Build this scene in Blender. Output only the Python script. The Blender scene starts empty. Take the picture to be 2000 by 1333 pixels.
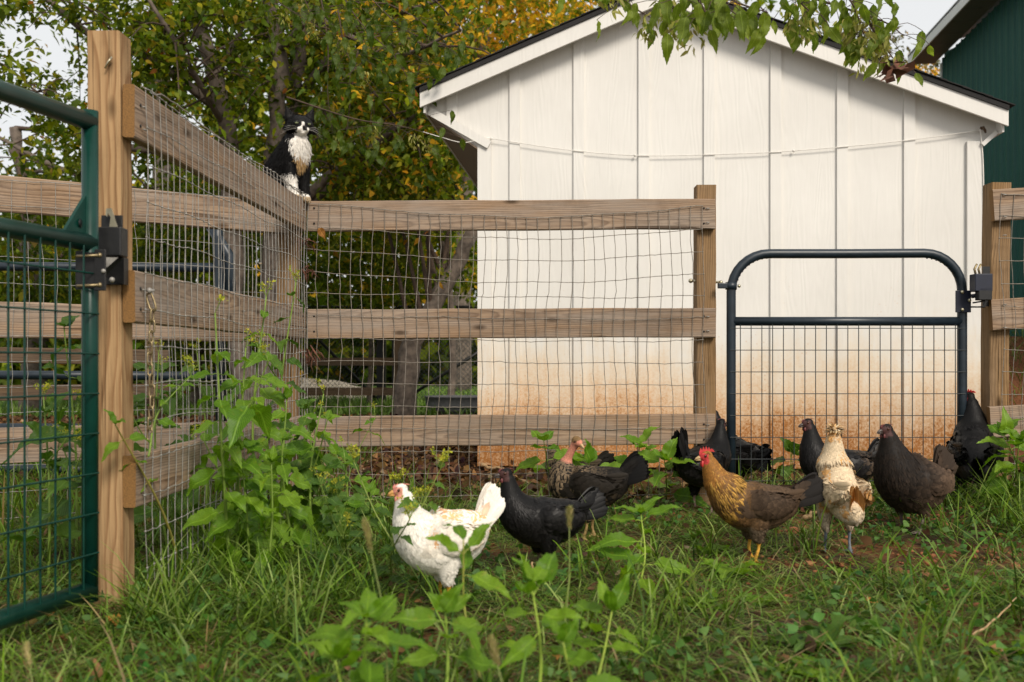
import bpy, bmesh, math, random
import numpy as np
from mathutils import Vector, Matrix, Quaternion

# ------------------------------------------------------------------ camera, sky, sun, exposure
scene = bpy.context.scene
col = scene.collection
CAM_Z = 0.67
F_PX = 1944.0          # focal length in photo pixels (2000 px wide)
HORIZON = 710.0        # photo row of the horizon

cam_data = bpy.data.cameras.new('camera')
cam_data.sensor_width = 36.0
cam_data.lens = 36.0 * F_PX / 2000.0
cam_data.shift_y = (HORIZON - 666.5) / 2000.0
cam_data.clip_start = 0.05
cam_data.clip_end = 500.0
cam_data.dof.use_dof = True
cam_data.dof.focus_distance = 4.3
cam_data.dof.aperture_fstop = 4.0
cam = bpy.data.objects.new('camera', cam_data)
cam.location = (0, 0, CAM_Z)
cam.rotation_euler = (math.radians(90), 0, 0)
col.objects.link(cam)
scene.camera = cam

SUN_AZ = math.radians(156)     # clockwise from +Y (view direction)
SUN_EL = math.radians(38)
world = bpy.data.worlds.new('World')
scene.world = world
world.use_nodes = True
wn, wl = world.node_tree.nodes, world.node_tree.links
wn.clear()
sky = wn.new('ShaderNodeTexSky')
sky.sky_type = 'NISHITA'
sky.sun_disc = False
sky.sun_elevation = SUN_EL
sky.sun_rotation = SUN_AZ
sky.air_density = 1.0
sky.dust_density = 3.0
sky.ozone_density = 1.0
veil = wn.new('ShaderNodeMixRGB'); veil.inputs[0].default_value = 0.88        # even thin overcast over the clear sky
veil.inputs[2].default_value = (6.0, 6.0, 5.9, 1)
bg = wn.new('ShaderNodeBackground'); bg.inputs['Strength'].default_value = 0.115
out = wn.new('ShaderNodeOutputWorld')
wl.new(sky.outputs[0], veil.inputs[1]); wl.new(veil.outputs[0], bg.inputs['Color']); wl.new(bg.outputs[0], out.inputs['Surface'])

sun_data = bpy.data.lights.new('sun', 'SUN')
sun_data.energy = 2.4
sun_data.angle = math.radians(18)
sun_data.color = (1.0, 0.915, 0.80)
sun = bpy.data.objects.new('sun', sun_data)
sdir = Vector((math.sin(SUN_AZ) * math.cos(SUN_EL), math.cos(SUN_AZ) * math.cos(SUN_EL), math.sin(SUN_EL)))
sun.rotation_euler = sdir.to_track_quat('Z', 'Y').to_euler()
sun.location = (6, -6, 8)
col.objects.link(sun)

vs = scene.view_settings
vs.view_transform = 'Standard'
vs.look = 'None'
vs.gamma = 1.0
vs.use_curve_mapping = False
vs.exposure = 0.42

# ------------------------------------------------------------------ helpers
V = Vector
def P(px, py, Y):
    """world point seen at photo pixel (px, py) at depth Y"""
    return V(((px - 1000) / F_PX * Y, Y, CAM_Z - (py - HORIZON) / F_PX * Y))

def sstep(a, b, x):
    t = np.clip((x - a) / (b - a), 0, 1)
    return t * t * (3 - 2 * t)

def terrain(x, y):
    x = np.asarray(x, float); y = np.asarray(y, float)
    h = 0.012 * np.sin(1.7 * x + .5) * np.sin(1.3 * y) + 0.008 * np.sin(4.1 * x + 2.3 * y) + 0.006 * np.sin(7.3 * y - 5.1 * x)
    h = h + 0.05 * sstep(1.2, 2.2, x) * sstep(3.5, 4.4, y)
    h = h + 0.95 * sstep(6.5, 12.5, y) * sstep(3.2, 4.6, x)
    h = h - 0.02 * sstep(4.8, 6.0, y) * (1 - sstep(3.2, 4.6, x))
    return h

def tz(x, y): return float(terrain(x, y))

def G(px, py):
    """ground point under photo pixel"""
    Y = 3.0
    for _ in range(30):
        X = (px - 1000) / F_PX * Y
        Y = F_PX * (CAM_Z - tz(X, Y)) / (py - HORIZON)
    X = (px - 1000) / F_PX * Y
    return V((X, Y, tz(X, Y)))

def tag(o, label=None, cat=None, group=None, kind=None):
    if label: o['label'] = label
    if cat: o['category'] = cat
    if group: o['group'] = group
    if kind: o['kind'] = kind
    return o

def thing(name, loc, label, cat, group=None):
    o = bpy.data.objects.new(name, None)
    o.empty_display_size = 0.05
    o.location = loc
    col.objects.link(o)
    return tag(o, label, cat, group)

def link(name, me, mat=None, parent=None, loc=None, rot=None):
    o = bpy.data.objects.new(name, me)
    col.objects.link(o)
    if mat is not None and len(me.materials) == 0: me.materials.append(mat)
    if parent is not None: o.parent = parent
    if loc is not None: o.location = loc
    if rot is not None: o.rotation_euler = rot
    return o

def tri_mesh(name, v, f, cols=None, smooth=True):
    """fast triangle mesh from numpy arrays (v Nx3, f Mx3, cols Nx3)"""
    me = bpy.data.meshes.new(name)
    v = np.ascontiguousarray(v, dtype=np.float32); f = np.ascontiguousarray(f, dtype=np.int32)
    me.vertices.add(len(v)); me.vertices.foreach_set('co', v.ravel())
    me.loops.add(f.size); me.loops.foreach_set('vertex_index', f.ravel())
    me.polygons.add(len(f))
    me.polygons.foreach_set('loop_start', np.arange(0, f.size, 3, dtype=np.int32))
    me.polygons.foreach_set('use_smooth', np.full(len(f), smooth))
    me.update(calc_edges=True)
    if cols is not None: set_cols(me, cols)
    return me

def set_cols(me, cols):
    a = me.color_attributes.new('Col', 'FLOAT_COLOR', 'POINT')
    c = np.ones((len(me.vertices), 4), np.float32); c[:, :3] = np.clip(cols, 0, 1)
    a.data.foreach_set('color', c.ravel())

def catmull(pts, n):
    """resample rows of an array with a Catmull-Rom spline to n rows"""
    p = np.asarray(pts, float)
    if len(p) < 3:
        t = np.linspace(0, 1, n)[:, None]
        return p[0] * (1 - t) + p[-1] * t
    q = np.vstack([2 * p[0] - p[1], p, 2 * p[-1] - p[-2]])
    u = np.linspace(0, len(p) - 1 - 1e-6, n)
    i = u.astype(int); t = (u - i)[:, None]
    a, b, c, d = q[i], q[i + 1], q[i + 2], q[i + 3]
    return .5 * (2 * b + (c - a) * t + (2 * a - 5 * b + 4 * c - d) * t * t + (3 * b - a - 3 * c + d) * t ** 3)

class MB:
    """collects shapes, then links them as one mesh object"""
    def __init__(s): s.v = []; s.f = []; s.c = []; s.sm = []
    def add(s, verts, faces, c=None, smooth=False):
        o = len(s.v)
        s.v += [tuple(map(float, x)) for x in verts]
        s.f += [tuple(int(i) + o for i in f) for f in faces]
        s.sm += [smooth] * len(faces)
        s.c += [c if c is not None else (1, 1, 1)] * len(verts)
    def box(s, c, size, R=None, c4=None, ch=0.0):
        hx, hy, hz = [k / 2 for k in size]
        R = R or Matrix.Identity(3)
        if ch <= 0:
            vs_ = [V((x, y, z)) for x in (-hx, hx) for y in (-hy, hy) for z in (-hz, hz)]
            fs = [(0, 1, 3, 2), (4, 6, 7, 5), (0, 4, 5, 1), (2, 3, 7, 6), (0, 2, 6, 4), (1, 5, 7, 3)]
            s.add([R @ q + V(c) for q in vs_], fs, c4)
        else:
            bm = bmesh.new(); bmesh.ops.create_cube(bm, size=1)
            for q in bm.verts: q.co = V((q.co.x * size[0], q.co.y * size[1], q.co.z * size[2]))
            bmesh.ops.bevel(bm, geom=list(bm.edges), offset=ch, segments=2, profile=.5, affect='EDGES')
            bm.verts.index_update()
            s.add([R @ q.co + V(c) for q in bm.verts], [[w.index for w in f.verts] for f in bm.faces], c4)
            bm.free()
    def tube(s, pts, r, n=8, cap=True, c=None, smooth=True, flat=1.0):
        p = np.asarray([tuple(q) for q in pts], float); m = len(p)
        r = np.full(m, r, float) if np.isscalar(r) else np.asarray(r, float)
        t = np.gradient(p, axis=0); t /= np.linalg.norm(t, axis=1)[:, None] + 1e-12
        ref = np.array([0, 0, 1.]) if abs(t[0][2]) < .9 else np.array([1., 0, 0])
        sd = np.cross(ref, t[0]); sd /= np.linalg.norm(sd)
        vv = []; ang = np.arange(n) * 2 * math.pi / n
        for i in range(m):
            sd = sd - t[i] * np.dot(sd, t[i]); sd /= np.linalg.norm(sd) + 1e-12
            up = np.cross(t[i], sd)
            for a in ang: vv.append(p[i] + r[i] * (math.cos(a) * sd + flat * math.sin(a) * up))
        ff = [(i * n + k, i * n + (k + 1) % n, (i + 1) * n + (k + 1) % n, (i + 1) * n + k) for i in range(m - 1) for k in range(n)]
        if cap: ff += [tuple(range(n - 1, -1, -1)), tuple((m - 1) * n + k for k in range(n))]
        s.add(vv, ff, c, smooth)
    def ball(s, c, r, nu=8, nv=6, cc=None):
        r = (r, r, r) if np.isscalar(r) else r
        vv = [(c[0], c[1], c[2] - r[2])]
        for j in range(1, nv):
            a = math.pi * j / nv - math.pi / 2
            for i in range(nu):
                b = 2 * math.pi * i / nu
                vv.append((c[0] + r[0] * math.cos(a) * math.cos(b), c[1] + r[1] * math.cos(a) * math.sin(b), c[2] + r[2] * math.sin(a)))
        vv.append((c[0], c[1], c[2] + r[2])); L = len(vv) - 1
        ff = [(0, 1 + (i + 1) % nu, 1 + i) for i in range(nu)]
        for j in range(nv - 2):
            for i in range(nu):
                a, b = 1 + j * nu + i, 1 + j * nu + (i + 1) % nu
                ff.append((a, b, b + nu, a + nu))
        ff += [(1 + (nv - 2) * nu + i, 1 + (nv - 2) * nu + (i + 1) % nu, L) for i in range(nu)]
        s.add(vv, ff, cc, True)
    def prism(s, poly, off, c=None):
        """extrude a 3D polygon by vector off"""
        n = len(poly); a = [V(p) for p in poly]; b = [p + V(off) for p in a]
        s.add(a + b, [tuple(range(n - 1, -1, -1)), tuple(range(n, 2 * n))] + [(i, (i + 1) % n, n + (i + 1) % n, n + i) for i in range(n)], c)
    def mesh(s, name, cols=False):
        me = bpy.data.meshes.new(name)
        me.from_pydata(s.v, [], s.f)
        me.polygons.foreach_set('use_smooth', s.sm)
        if cols: set_cols(me, np.array(s.c))
        bm = bmesh.new(); bm.from_mesh(me); bmesh.ops.recalc_face_normals(bm, faces=bm.faces); bm.to_mesh(me); bm.free()
        return me
    def build(s, name, mat, parent=None, cols=False, world=True):
        """vertices in world space; placed relative to an unrotated parent"""
        if parent is not None and world:
            l = parent.location
            pp = parent.parent
            while pp is not None: l = l + pp.location; pp = pp.parent
            s.v = [(a - l.x, b - l.y, c - l.z) for a, b, c in s.v]
        me = s.mesh(name, cols)
        return link(name, me, mat, parent)

def single(name, mb, mat, base, label, cat, group=None, cols=False):
    """a thing that is one mesh, with its origin at base"""
    mb.v = [(a - base[0], b - base[1], c - base[2]) for a, b, c in mb.v]
    o = link(name, mb.mesh(name, cols), mat, None, base)
    return tag(o, label, cat, group)

# ------------------------------------------------------------------ materials
def mat_new(name):
    m = bpy.data.materials.new(name); m.use_nodes = True
    nt = m.node_tree; b = nt.nodes['Principled BSDF']
    return m, nt, b
def nd(nt, t, **kw):
    n = nt.nodes.new(t)
    for k, v in kw.items(): setattr(n, k, v)
    return n
def ramp(nt, stops):
    r = nt.nodes.new('ShaderNodeValToRGB'); e = r.color_ramp.elements
    e[0].position, e[0].color = stops[0][0], (*stops[0][1], 1)
    e[1].position, e[1].color = stops[-1][0], (*stops[-1][1], 1)
    for p, c in stops[1:-1]:
        k = e.new(p); k.color = (*c, 1)
    return r
def bump(nt, b, src, strength=.3, dist=.002):
    n = nt.nodes.new('ShaderNodeBump'); n.inputs['Strength'].default_value = strength; n.inputs['Distance'].default_value = dist
    nt.links.new(src, n.inputs['Height']); nt.links.new(n.outputs[0], b.inputs['Normal'])
def noise_tex(nt, vec, scale, detail=4, rough=.55, dist=0.0):
    n = nt.nodes.new('ShaderNodeTexNoise'); n.inputs['Scale'].default_value = scale; n.inputs['Detail'].default_value = detail
    n.inputs['Roughness'].default_value = rough; n.inputs['Distortion'].default_value = dist
    if vec is not None: nt.links.new(vec, n.inputs['Vector'])
    return n
def mixc(nt, fac, a, b, mode='MIX'):
    n = nt.nodes.new('ShaderNodeMixRGB'); n.blend_type = mode
    for i, x in enumerate((fac, a, b)):
        if isinstance(x, (int, float)): n.inputs[i].default_value = x
        elif isinstance(x, tuple): n.inputs[i].default_value = (*x, 1)
        else: nt.links.new(x, n.inputs[i])
    return n.outputs[0]
def mth(nt, op, a, b=0.0, clamp=False):
    n = nt.nodes.new('ShaderNodeMath'); n.operation = op; n.use_clamp = clamp
    for i, x in enumerate((a, b)):
        if isinstance(x, (int, float)): n.inputs[i].default_value = x
        else: nt.links.new(x, n.inputs[i])
    return n.outputs[0]

def paint(name, c, rough=.4, metal=0.0, spec=.5, var=.15, scale=25, bumpy=0.0):
    m, nt, b = mat_new(name)
    tc = nd(nt, 'ShaderNodeTexCoord')
    n = noise_tex(nt, tc.outputs['Object'], scale, 5)
    r = ramp(nt, [(.3, tuple(k * (1 - var) for k in c)), (.7, tuple(min(1, k * (1 + var)) for k in c))])
    nt.links.new(n.outputs[0], r.inputs[0]); nt.links.new(r.outputs[0], b.inputs['Base Color'])
    rr = nd(nt, 'ShaderNodeMapRange'); rr.inputs[3].default_value = max(.05, rough - .1); rr.inputs[4].default_value = min(1, rough + .12)
    nt.links.new(n.outputs[0], rr.inputs[0]); nt.links.new(rr.outputs[0], b.inputs['Roughness'])
    b.inputs['Metallic'].default_value = metal
    b.inputs['Specular IOR Level'].default_value = spec
    if bumpy: bump(nt, b, n.outputs[0], bumpy, .002)
    return m

def wood(name, light, dark, grey=None, greyamt=0.0, ring=.0068, knots=True, stain=.6, warp=.030):
    """lumber: local X runs along the board; growth rings are shells round a slightly wandering pith beside the board"""
    m, nt, b = mat_new(name)
    tc = nd(nt, 'ShaderNodeTexCoord'); oi = nd(nt, 'ShaderNodeObjectInfo')
    off = nd(nt, 'ShaderNodeVectorMath', operation='ADD')
    sc = nd(nt, 'ShaderNodeVectorMath', operation='SCALE'); sc.inputs[0].default_value = (17.3, 9.1, 5.7)
    nt.links.new(oi.outputs['Random'], sc.inputs['Scale'])
    nt.links.new(tc.outputs['Object'], off.inputs[0]); nt.links.new(sc.outputs[0], off.inputs[1])
    sp = nd(nt, 'ShaderNodeSeparateXYZ'); nt.links.new(tc.outputs['Object'], sp.inputs[0])
    def mapped(scale):
        q = nd(nt, 'ShaderNodeMapping'); q.inputs['Scale'].default_value = scale; nt.links.new(off.outputs[0], q.inputs[0]); return q.outputs[0]
    slow = noise_tex(nt, mapped((1.0, .3, .3)), 1.0, 1, .4)
    mid = noise_tex(nt, mapped((2.2, 9, 9)), 1.0, 2, .45)
    fine = noise_tex(nt, mapped((6, 60, 60)), 1.0, 3, .6)
    rz = mth(nt, 'MULTIPLY', mth(nt, 'SUBTRACT', oi.outputs['Random'], .5), .09)
    yy = mth(nt, 'ADD', sp.outputs[1], mth(nt, 'ADD', .035, mth(nt, 'MULTIPLY', slow.outputs[0], .05)))
    zz = mth(nt, 'SUBTRACT', sp.outputs[2], rz)
    r = mth(nt, 'SQRT', mth(nt, 'ADD', mth(nt, 'MULTIPLY', yy, yy), mth(nt, 'MULTIPLY', zz, zz)))
    r = mth(nt, 'ADD', r, mth(nt, 'MULTIPLY', mid.outputs[0], warp)); r = mth(nt, 'ADD', r, mth(nt, 'MULTIPLY', fine.outputs[0], .0022))
    t = mth(nt, 'FRACT', mth(nt, 'DIVIDE', r, ring))
    rr = ramp(nt, [(0, (0, 0, 0)), (.45, (.25, .25, .25)), (.82, (1, 1, 1)), (.97, (0, 0, 0))]); nt.links.new(t, rr.inputs[0])
    rings = rr.outputs[0]
    fib = noise_tex(nt, mapped((4, 170, 170)), 1.0, 4, .7)
    c1 = mixc(nt, rings, light, dark)
    fr = ramp(nt, [(.28, (.55, .54, .53)), (.5, (.95, .95, .95)), (.75, (1.18, 1.18, 1.18))])
    nt.links.new(fib.outputs[0], fr.inputs[0])
    c2 = mixc(nt, .9, c1, fr.outputs[0], 'MULTIPLY')
    if grey:
        gn = noise_tex(nt, mapped((1.3, 8, 8)), 1.7, 4, .6)
        gr = ramp(nt, [(.3, (0, 0, 0)), (.66, (1, 1, 1))]); nt.links.new(gn.outputs[0], gr.inputs[0])
        g2 = mixc(nt, mth(nt, 'MULTIPLY', rings, .55), grey, tuple(k * .55 for k in grey))
        c2 = mixc(nt, mth(nt, 'MULTIPLY', gr.outputs[0], greyamt), c2, mixc(nt, .9, g2, fr.outputs[0], 'MULTIPLY'))
    if knots:
        vo = nd(nt, 'ShaderNodeTexVoronoi'); vo.inputs['Scale'].default_value = 1.0; vo.inputs['Randomness'].default_value = 1
        nt.links.new(mapped((3.4, 9, 9)), vo.inputs['Vector'])
        kr = ramp(nt, [(.05, (1, 1, 1)), (.15, (0, 0, 0))]); nt.links.new(vo.outputs['Distance'], kr.inputs[0])
        c2 = mixc(nt, mth(nt, 'MULTIPLY', kr.outputs[0], .8), c2, tuple(k * .25 for k in dark))
    # checks: dark hairline cracks along the grain
    ck = noise_tex(nt, mapped((1.6, 75, 75)), 1.0, 2, .5)
    cr = ramp(nt, [(.30, (1, 1, 1)), (.345, (0, 0, 0))]); nt.links.new(ck.outputs[0], cr.inputs[0])
    c2 = mixc(nt, mth(nt, 'MULTIPLY', cr.outputs[0], .7), c2, tuple(k * .3 for k in dark))
    dn = noise_tex(nt, off.outputs[0], 5, 5, .7)
    dr = ramp(nt, [(.5, (1, 1, 1)), (.8, (.5, .45, .4))]); nt.links.new(dn.outputs[0], dr.inputs[0])
    c2 = mixc(nt, stain, c2, dr.outputs[0], 'MULTIPLY')
    nt.links.new(c2, b.inputs['Base Color'])
    b.inputs['Roughness'].default_value = .85; b.inputs['Specular IOR Level'].default_value = .12
    hh = mth(nt, 'SUBTRACT', mth(nt, 'ADD', mth(nt, 'MULTIPLY', rings, .4), fib.outputs[0]), mth(nt, 'MULTIPLY', cr.outputs[0], 1.2))
    bump(nt, b, hh, .5, .0018)
    return m

def leafmat(name, lo, hi, rough=.45, trans=.35, vein=True):
    """single leaf objects: colour varies by object"""
    m, nt, b = mat_new(name)
    oi = nd(nt, 'ShaderNodeObjectInfo'); tc = nd(nt, 'ShaderNodeTexCoord')
    r = ramp(nt, [(0, lo), (1, hi)]); nt.links.new(oi.outputs['Random'], r.inputs[0])
    n = noise_tex(nt, tc.outputs['Object'], 30, 4)
    nr = ramp(nt, [(.3, (.72, .74, .7)), (.7, (1.15, 1.12, 1.05))]); nt.links.new(n.outputs[0], nr.inputs[0])
    c = mixc(nt, 1.0, r.outputs[0], nr.outputs[0], 'MULTIPLY')
    if vein:
        uv = nd(nt, 'ShaderNodeUVMap'); sp = nd(nt, 'ShaderNodeSeparateXYZ'); nt.links.new(uv.outputs[0], sp.inputs[0])
        av = mth(nt, 'ABSOLUTE', mth(nt, 'SUBTRACT', sp.outputs[1], .5))
        ph = mth(nt, 'SUBTRACT', sp.outputs[0], mth(nt, 'MULTIPLY', av, .9))
        w = mth(nt, 'SINE', mth(nt, 'MULTIPLY', ph, 46.0))
        w = mth(nt, 'POWER', mth(nt, 'ABSOLUTE', w), 14.0)
        mid = mth(nt, 'SUBTRACT', 1.0, mth(nt, 'MULTIPLY', av, 22.0), True)
        vv = mth(nt, 'MAXIMUM', mth(nt, 'MULTIPLY', w, .5), mid)
        c = mixc(nt, mth(nt, 'MULTIPLY', vv, .45), c, tuple(min(1, k * 1.9 + .03) for k in hi))
        bump(nt, b, vv, .5, .0015)
    # insect spots and yellowed patches, different on every leaf
    sh = nd(nt, 'ShaderNodeVectorMath', operation='ADD'); sv = nd(nt, 'ShaderNodeVectorMath', operation='SCALE'); sv.inputs[0].default_value = (31.0, 17.0, 23.0)
    nt.links.new(oi.outputs['Random'], sv.inputs['Scale']); nt.links.new(tc.outputs['Object'], sh.inputs[0]); nt.links.new(sv.outputs[0], sh.inputs[1])
    ns = noise_tex(nt, sh.outputs[0], 5.5, 5, .65); yr = ramp(nt, [(.60, (0, 0, 0)), (.72, (1, 1, 1))]); nt.links.new(ns.outputs[0], yr.inputs[0])
    c = mixc(nt, mth(nt, 'MULTIPLY', yr.outputs[0], .55), c, (.30, .27, .035))
    nb = noise_tex(nt, sh.outputs[0], 16, 3, .5); br_ = ramp(nt, [(.68, (0, 0, 0)), (.72, (1, 1, 1))]); nt.links.new(nb.outputs[0], br_.inputs[0])
    c = mixc(nt, mth(nt, 'MULTIPLY', br_.outputs[0], .75), c, (.09, .055, .02))
    nt.links.new(c, b.inputs['Base Color'])
    b.inputs['Roughness'].default_value = rough; b.inputs['Specular IOR Level'].default_value = .28
    tr = nd(nt, 'ShaderNodeBsdfTranslucent'); mx = nd(nt, 'ShaderNodeMixShader'); mx.inputs[0].default_value = trans
    nt.links.new(mixc(nt, 1.0, c, (1.5, 1.6, .7), 'MULTIPLY'), tr.inputs[0])
    o = nt.nodes['Material Output']
    nt.links.new(b.outputs[0], mx.inputs[1]); nt.links.new(tr.outputs[0], mx.inputs[2]); nt.links.new(mx.outputs[0], o.inputs[0])
    return m

def attrmat(name, rough=.6, trans=0.0, spec=.3, sheen=0.0, aniso_noise=0.0, scale=60):
    """colour from the point colour attribute Col (each leaf / blade / feather has its own tone)"""
    m, nt, b = mat_new(name)
    a = nd(nt, 'ShaderNodeVertexColor'); a.layer_name = 'Col'
    c = a.outputs[0]
    if aniso_noise:
        tc = nd(nt, 'ShaderNodeTexCoord'); n = noise_tex(nt, tc.outputs['Object'], scale, 4, .6)
        nr = ramp(nt, [(.25, (1 - aniso_noise,) * 3), (.75, (1 + aniso_noise,) * 3)]); nt.links.new(n.outputs[0], nr.inputs[0])
        c = mixc(nt, 1.0, c, nr.outputs[0], 'MULTIPLY')
    nt.links.new(c, b.inputs['Base Color'])
    b.inputs['Roughness'].default_value = rough; b.inputs['Specular IOR Level'].default_value = spec
    if sheen: b.inputs['Sheen Weight'].default_value = sheen
    if trans:
        tr = nd(nt, 'ShaderNodeBsdfTranslucent'); mx = nd(nt, 'ShaderNodeMixShader'); mx.inputs[0].default_value = trans
        nt.links.new(mixc(nt, 1.0, c, (1.4, 1.4, .8), 'MULTIPLY'), tr.inputs[0])
        o = nt.nodes['Material Output']
        nt.links.new(b.outputs[0], mx.inputs[1]); nt.links.new(tr.outputs[0], mx.inputs[2]); nt.links.new(mx.outputs[0], o.inputs[0])
    return m

M = {}
M['post'] = wood('yellow pine post', (.43, .275, .140), (.27, .15, .07), ring=.017, stain=.5, warp=.085)
M['rail'] = wood('weathered rail', (.37, .245, .150), (.17, .098, .055), (.34, .27, .215), 1.0)
M['oldpost'] = wood('brown post', (.31, .19, .088), (.15, .082, .034), (.27, .20, .14), .4)
M['dullwood'] = wood('dull brown wood', (.16, .105, .06), (.09, .055, .03), (.14, .11, .09), .5)
M['endgrain'] = paint('treated end grain', (.21, .105, .03), .9, var=.5, scale=300, bumpy=.6)
M['greenpaint'] = paint('green powder coat', (.0028, .036, .026), .34, spec=.32, var=.2, scale=18, bumpy=.05)
M['navypaint'] = paint('dark blue grey powder coat', (.009, .017, .026), .38, spec=.5, var=.25, scale=30, bumpy=.06)
M['bluelatch'] = paint('blue painted steel', (.003, .0065, .022), .5, var=.2)
M['blacksteel'] = paint('black painted steel', (.005, .005, .0055), .45, var=.3, scale=60, bumpy=.08)
M['zinc'] = paint('zinc plated steel', (.55, .50, .36), .35, metal=.9, var=.15)
M['galv'] = paint('galvanised wire', (.30, .285, .26), .55, metal=.35, var=.3, scale=60)
M['rustwire'] = paint('dull wire', (.24, .21, .175), .65, metal=.25, var=.35, scale=60)
M['brass'] = paint('yellow chain', (.30, .235, .13), .45, metal=.8, var=.15)
M['darkwire'] = paint('dark coated wire', (.02, .026, .028), .5)
M['bark'] = paint('bark', (.125, .098, .078), .95, var=.55, scale=14, bumpy=1.0)
M['twig'] = paint('twig bark', (.07, .045, .03), .9, var=.4, scale=40)
M['foliage'] = attrmat('tree leaves', .55, .42, .12)
M['grass'] = attrmat('grass blades', .5, .28, .14)
M['litter'] = attrmat('dead leaves', .85, .1, .15)
M['stem'] = attrmat('green stems', .5, 0, .3, 0, .25)
# ------------------------------------------------------------------ ground
def build_ground():
    xs = np.concatenate([np.linspace(-70, -6, 24), np.linspace(-5.6, 6, 150), np.linspace(6.6, 70, 24)])
    ys = np.concatenate([np.linspace(-8, .6, 12), np.linspace(.8, 9, 130), np.linspace(9.3, 24, 50), np.linspace(26, 120, 24)])
    X, Y = np.meshgrid(xs, ys)
    rng = np.random.default_rng(3)
    Z = terrain(X, Y) + rng.normal(0, .004, X.shape) * (Y < 9)
    v = np.stack([X, Y, Z], -1).reshape(-1, 3)
    nx = len(xs); i = np.arange(len(ys) - 1)[:, None] * nx + np.arange(nx - 1)[None]
    i = i.ravel()
    f = np.concatenate([np.stack([i, i + 1, i + nx + 1], -1), np.stack([i, i + nx + 1, i + nx], -1)])
    me = tri_mesh('ground', v, f)
    m, nt, b = mat_new('soil and lawn')
    tc = nd(nt, 'ShaderNodeTexCoord'); sp = nd(nt, 'ShaderNodeSeparateXYZ'); nt.links.new(tc.outputs['Object'], sp.inputs[0])
    n1 = noise_tex(nt, tc.outputs['Object'], 3.0, 6, .65); n2 = noise_tex(nt, tc.outputs['Object'], 45, 5, .7); n3 = noise_tex(nt, tc.outputs['Object'], 1.1, 3, .5)
    clay = ramp(nt, [(.3, (.075, .032, .015)), (.5, (.17, .065, .027)), (.7, (.25, .11, .05))]); nt.links.new(n2.outputs[0], clay.inputs[0])
    duff = ramp(nt, [(.3, (.022, .015, .009)), (.6, (.07, .045, .025)), (.8, (.13, .09, .05))]); nt.links.new(n2.outputs[0], duff.inputs[0])
    lawn = ramp(nt, [(.3, (.05, .085, .02)), (.7, (.13, .19, .05))]); nt.links.new(n2.outputs[0], lawn.inputs[0])
    pr = ramp(nt, [(.46, (0, 0, 0)), (.60, (1, 1, 1))]); nt.links.new(n1.outputs[0], pr.inputs[0])
    near = mixc(nt, pr.outputs[0], duff.outputs[0], clay.outputs[0])
    # lawn beyond ~12.5 m on the left; bare clay bank on the right
    ly = mth(nt, 'MULTIPLY', mth(nt, 'SUBTRACT', mth(nt, 'ADD', sp.outputs[1], mth(nt, 'MULTIPLY', n3.outputs[0], 1.5)), 12.6), 1.5, True)
    c = mixc(nt, ly, near, lawn.outputs[0])
    rx = mth(nt, 'MULTIPLY', mth(nt, 'SUBTRACT', sp.outputs[0], 3.1), 1.2, True)
    ry = mth(nt, 'MULTIPLY', mth(nt, 'SUBTRACT', sp.outputs[1], 5.0), 1.0, True)
    c = mixc(nt, mth(nt, 'MULTIPLY', rx, ry), c, clay.outputs[0])
    nt.links.new(c, b.inputs['Base Color']); b.inputs['Roughness'].default_value = .95; b.inputs['Specular IOR Level'].default_value = .15
    bump(nt, b, n2.outputs[0], .8, .02)
    o = link('ground', me, m); tag(o, kind='structure')
build_ground()

# ------------------------------------------------------------------ white shed
SL, SR = V((-.212, 6.32, 0)), V((2.845, 6.045, 0))
SU = (SR - SL).normalized(); SV = V((SU.y, -SU.x, 0)); SW = (SR - SL).length
def S(u, v, z): return SL + SU * u + SV * v + V((0, 0, z))
def shed_uz(px, py, v):
    """(u, z) where the photo pixel's ray meets the shed's plane at offset v"""
    d = V(((px - 1000) / F_PX, 1, -(py - HORIZON) / F_PX)); o = V((0, 0, CAM_Z))
    t = ((SL + SV * v) - o).dot(SV) / d.dot(SV)
    q = o + d * t
    return (q - SL).dot(SU), q.z

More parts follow.
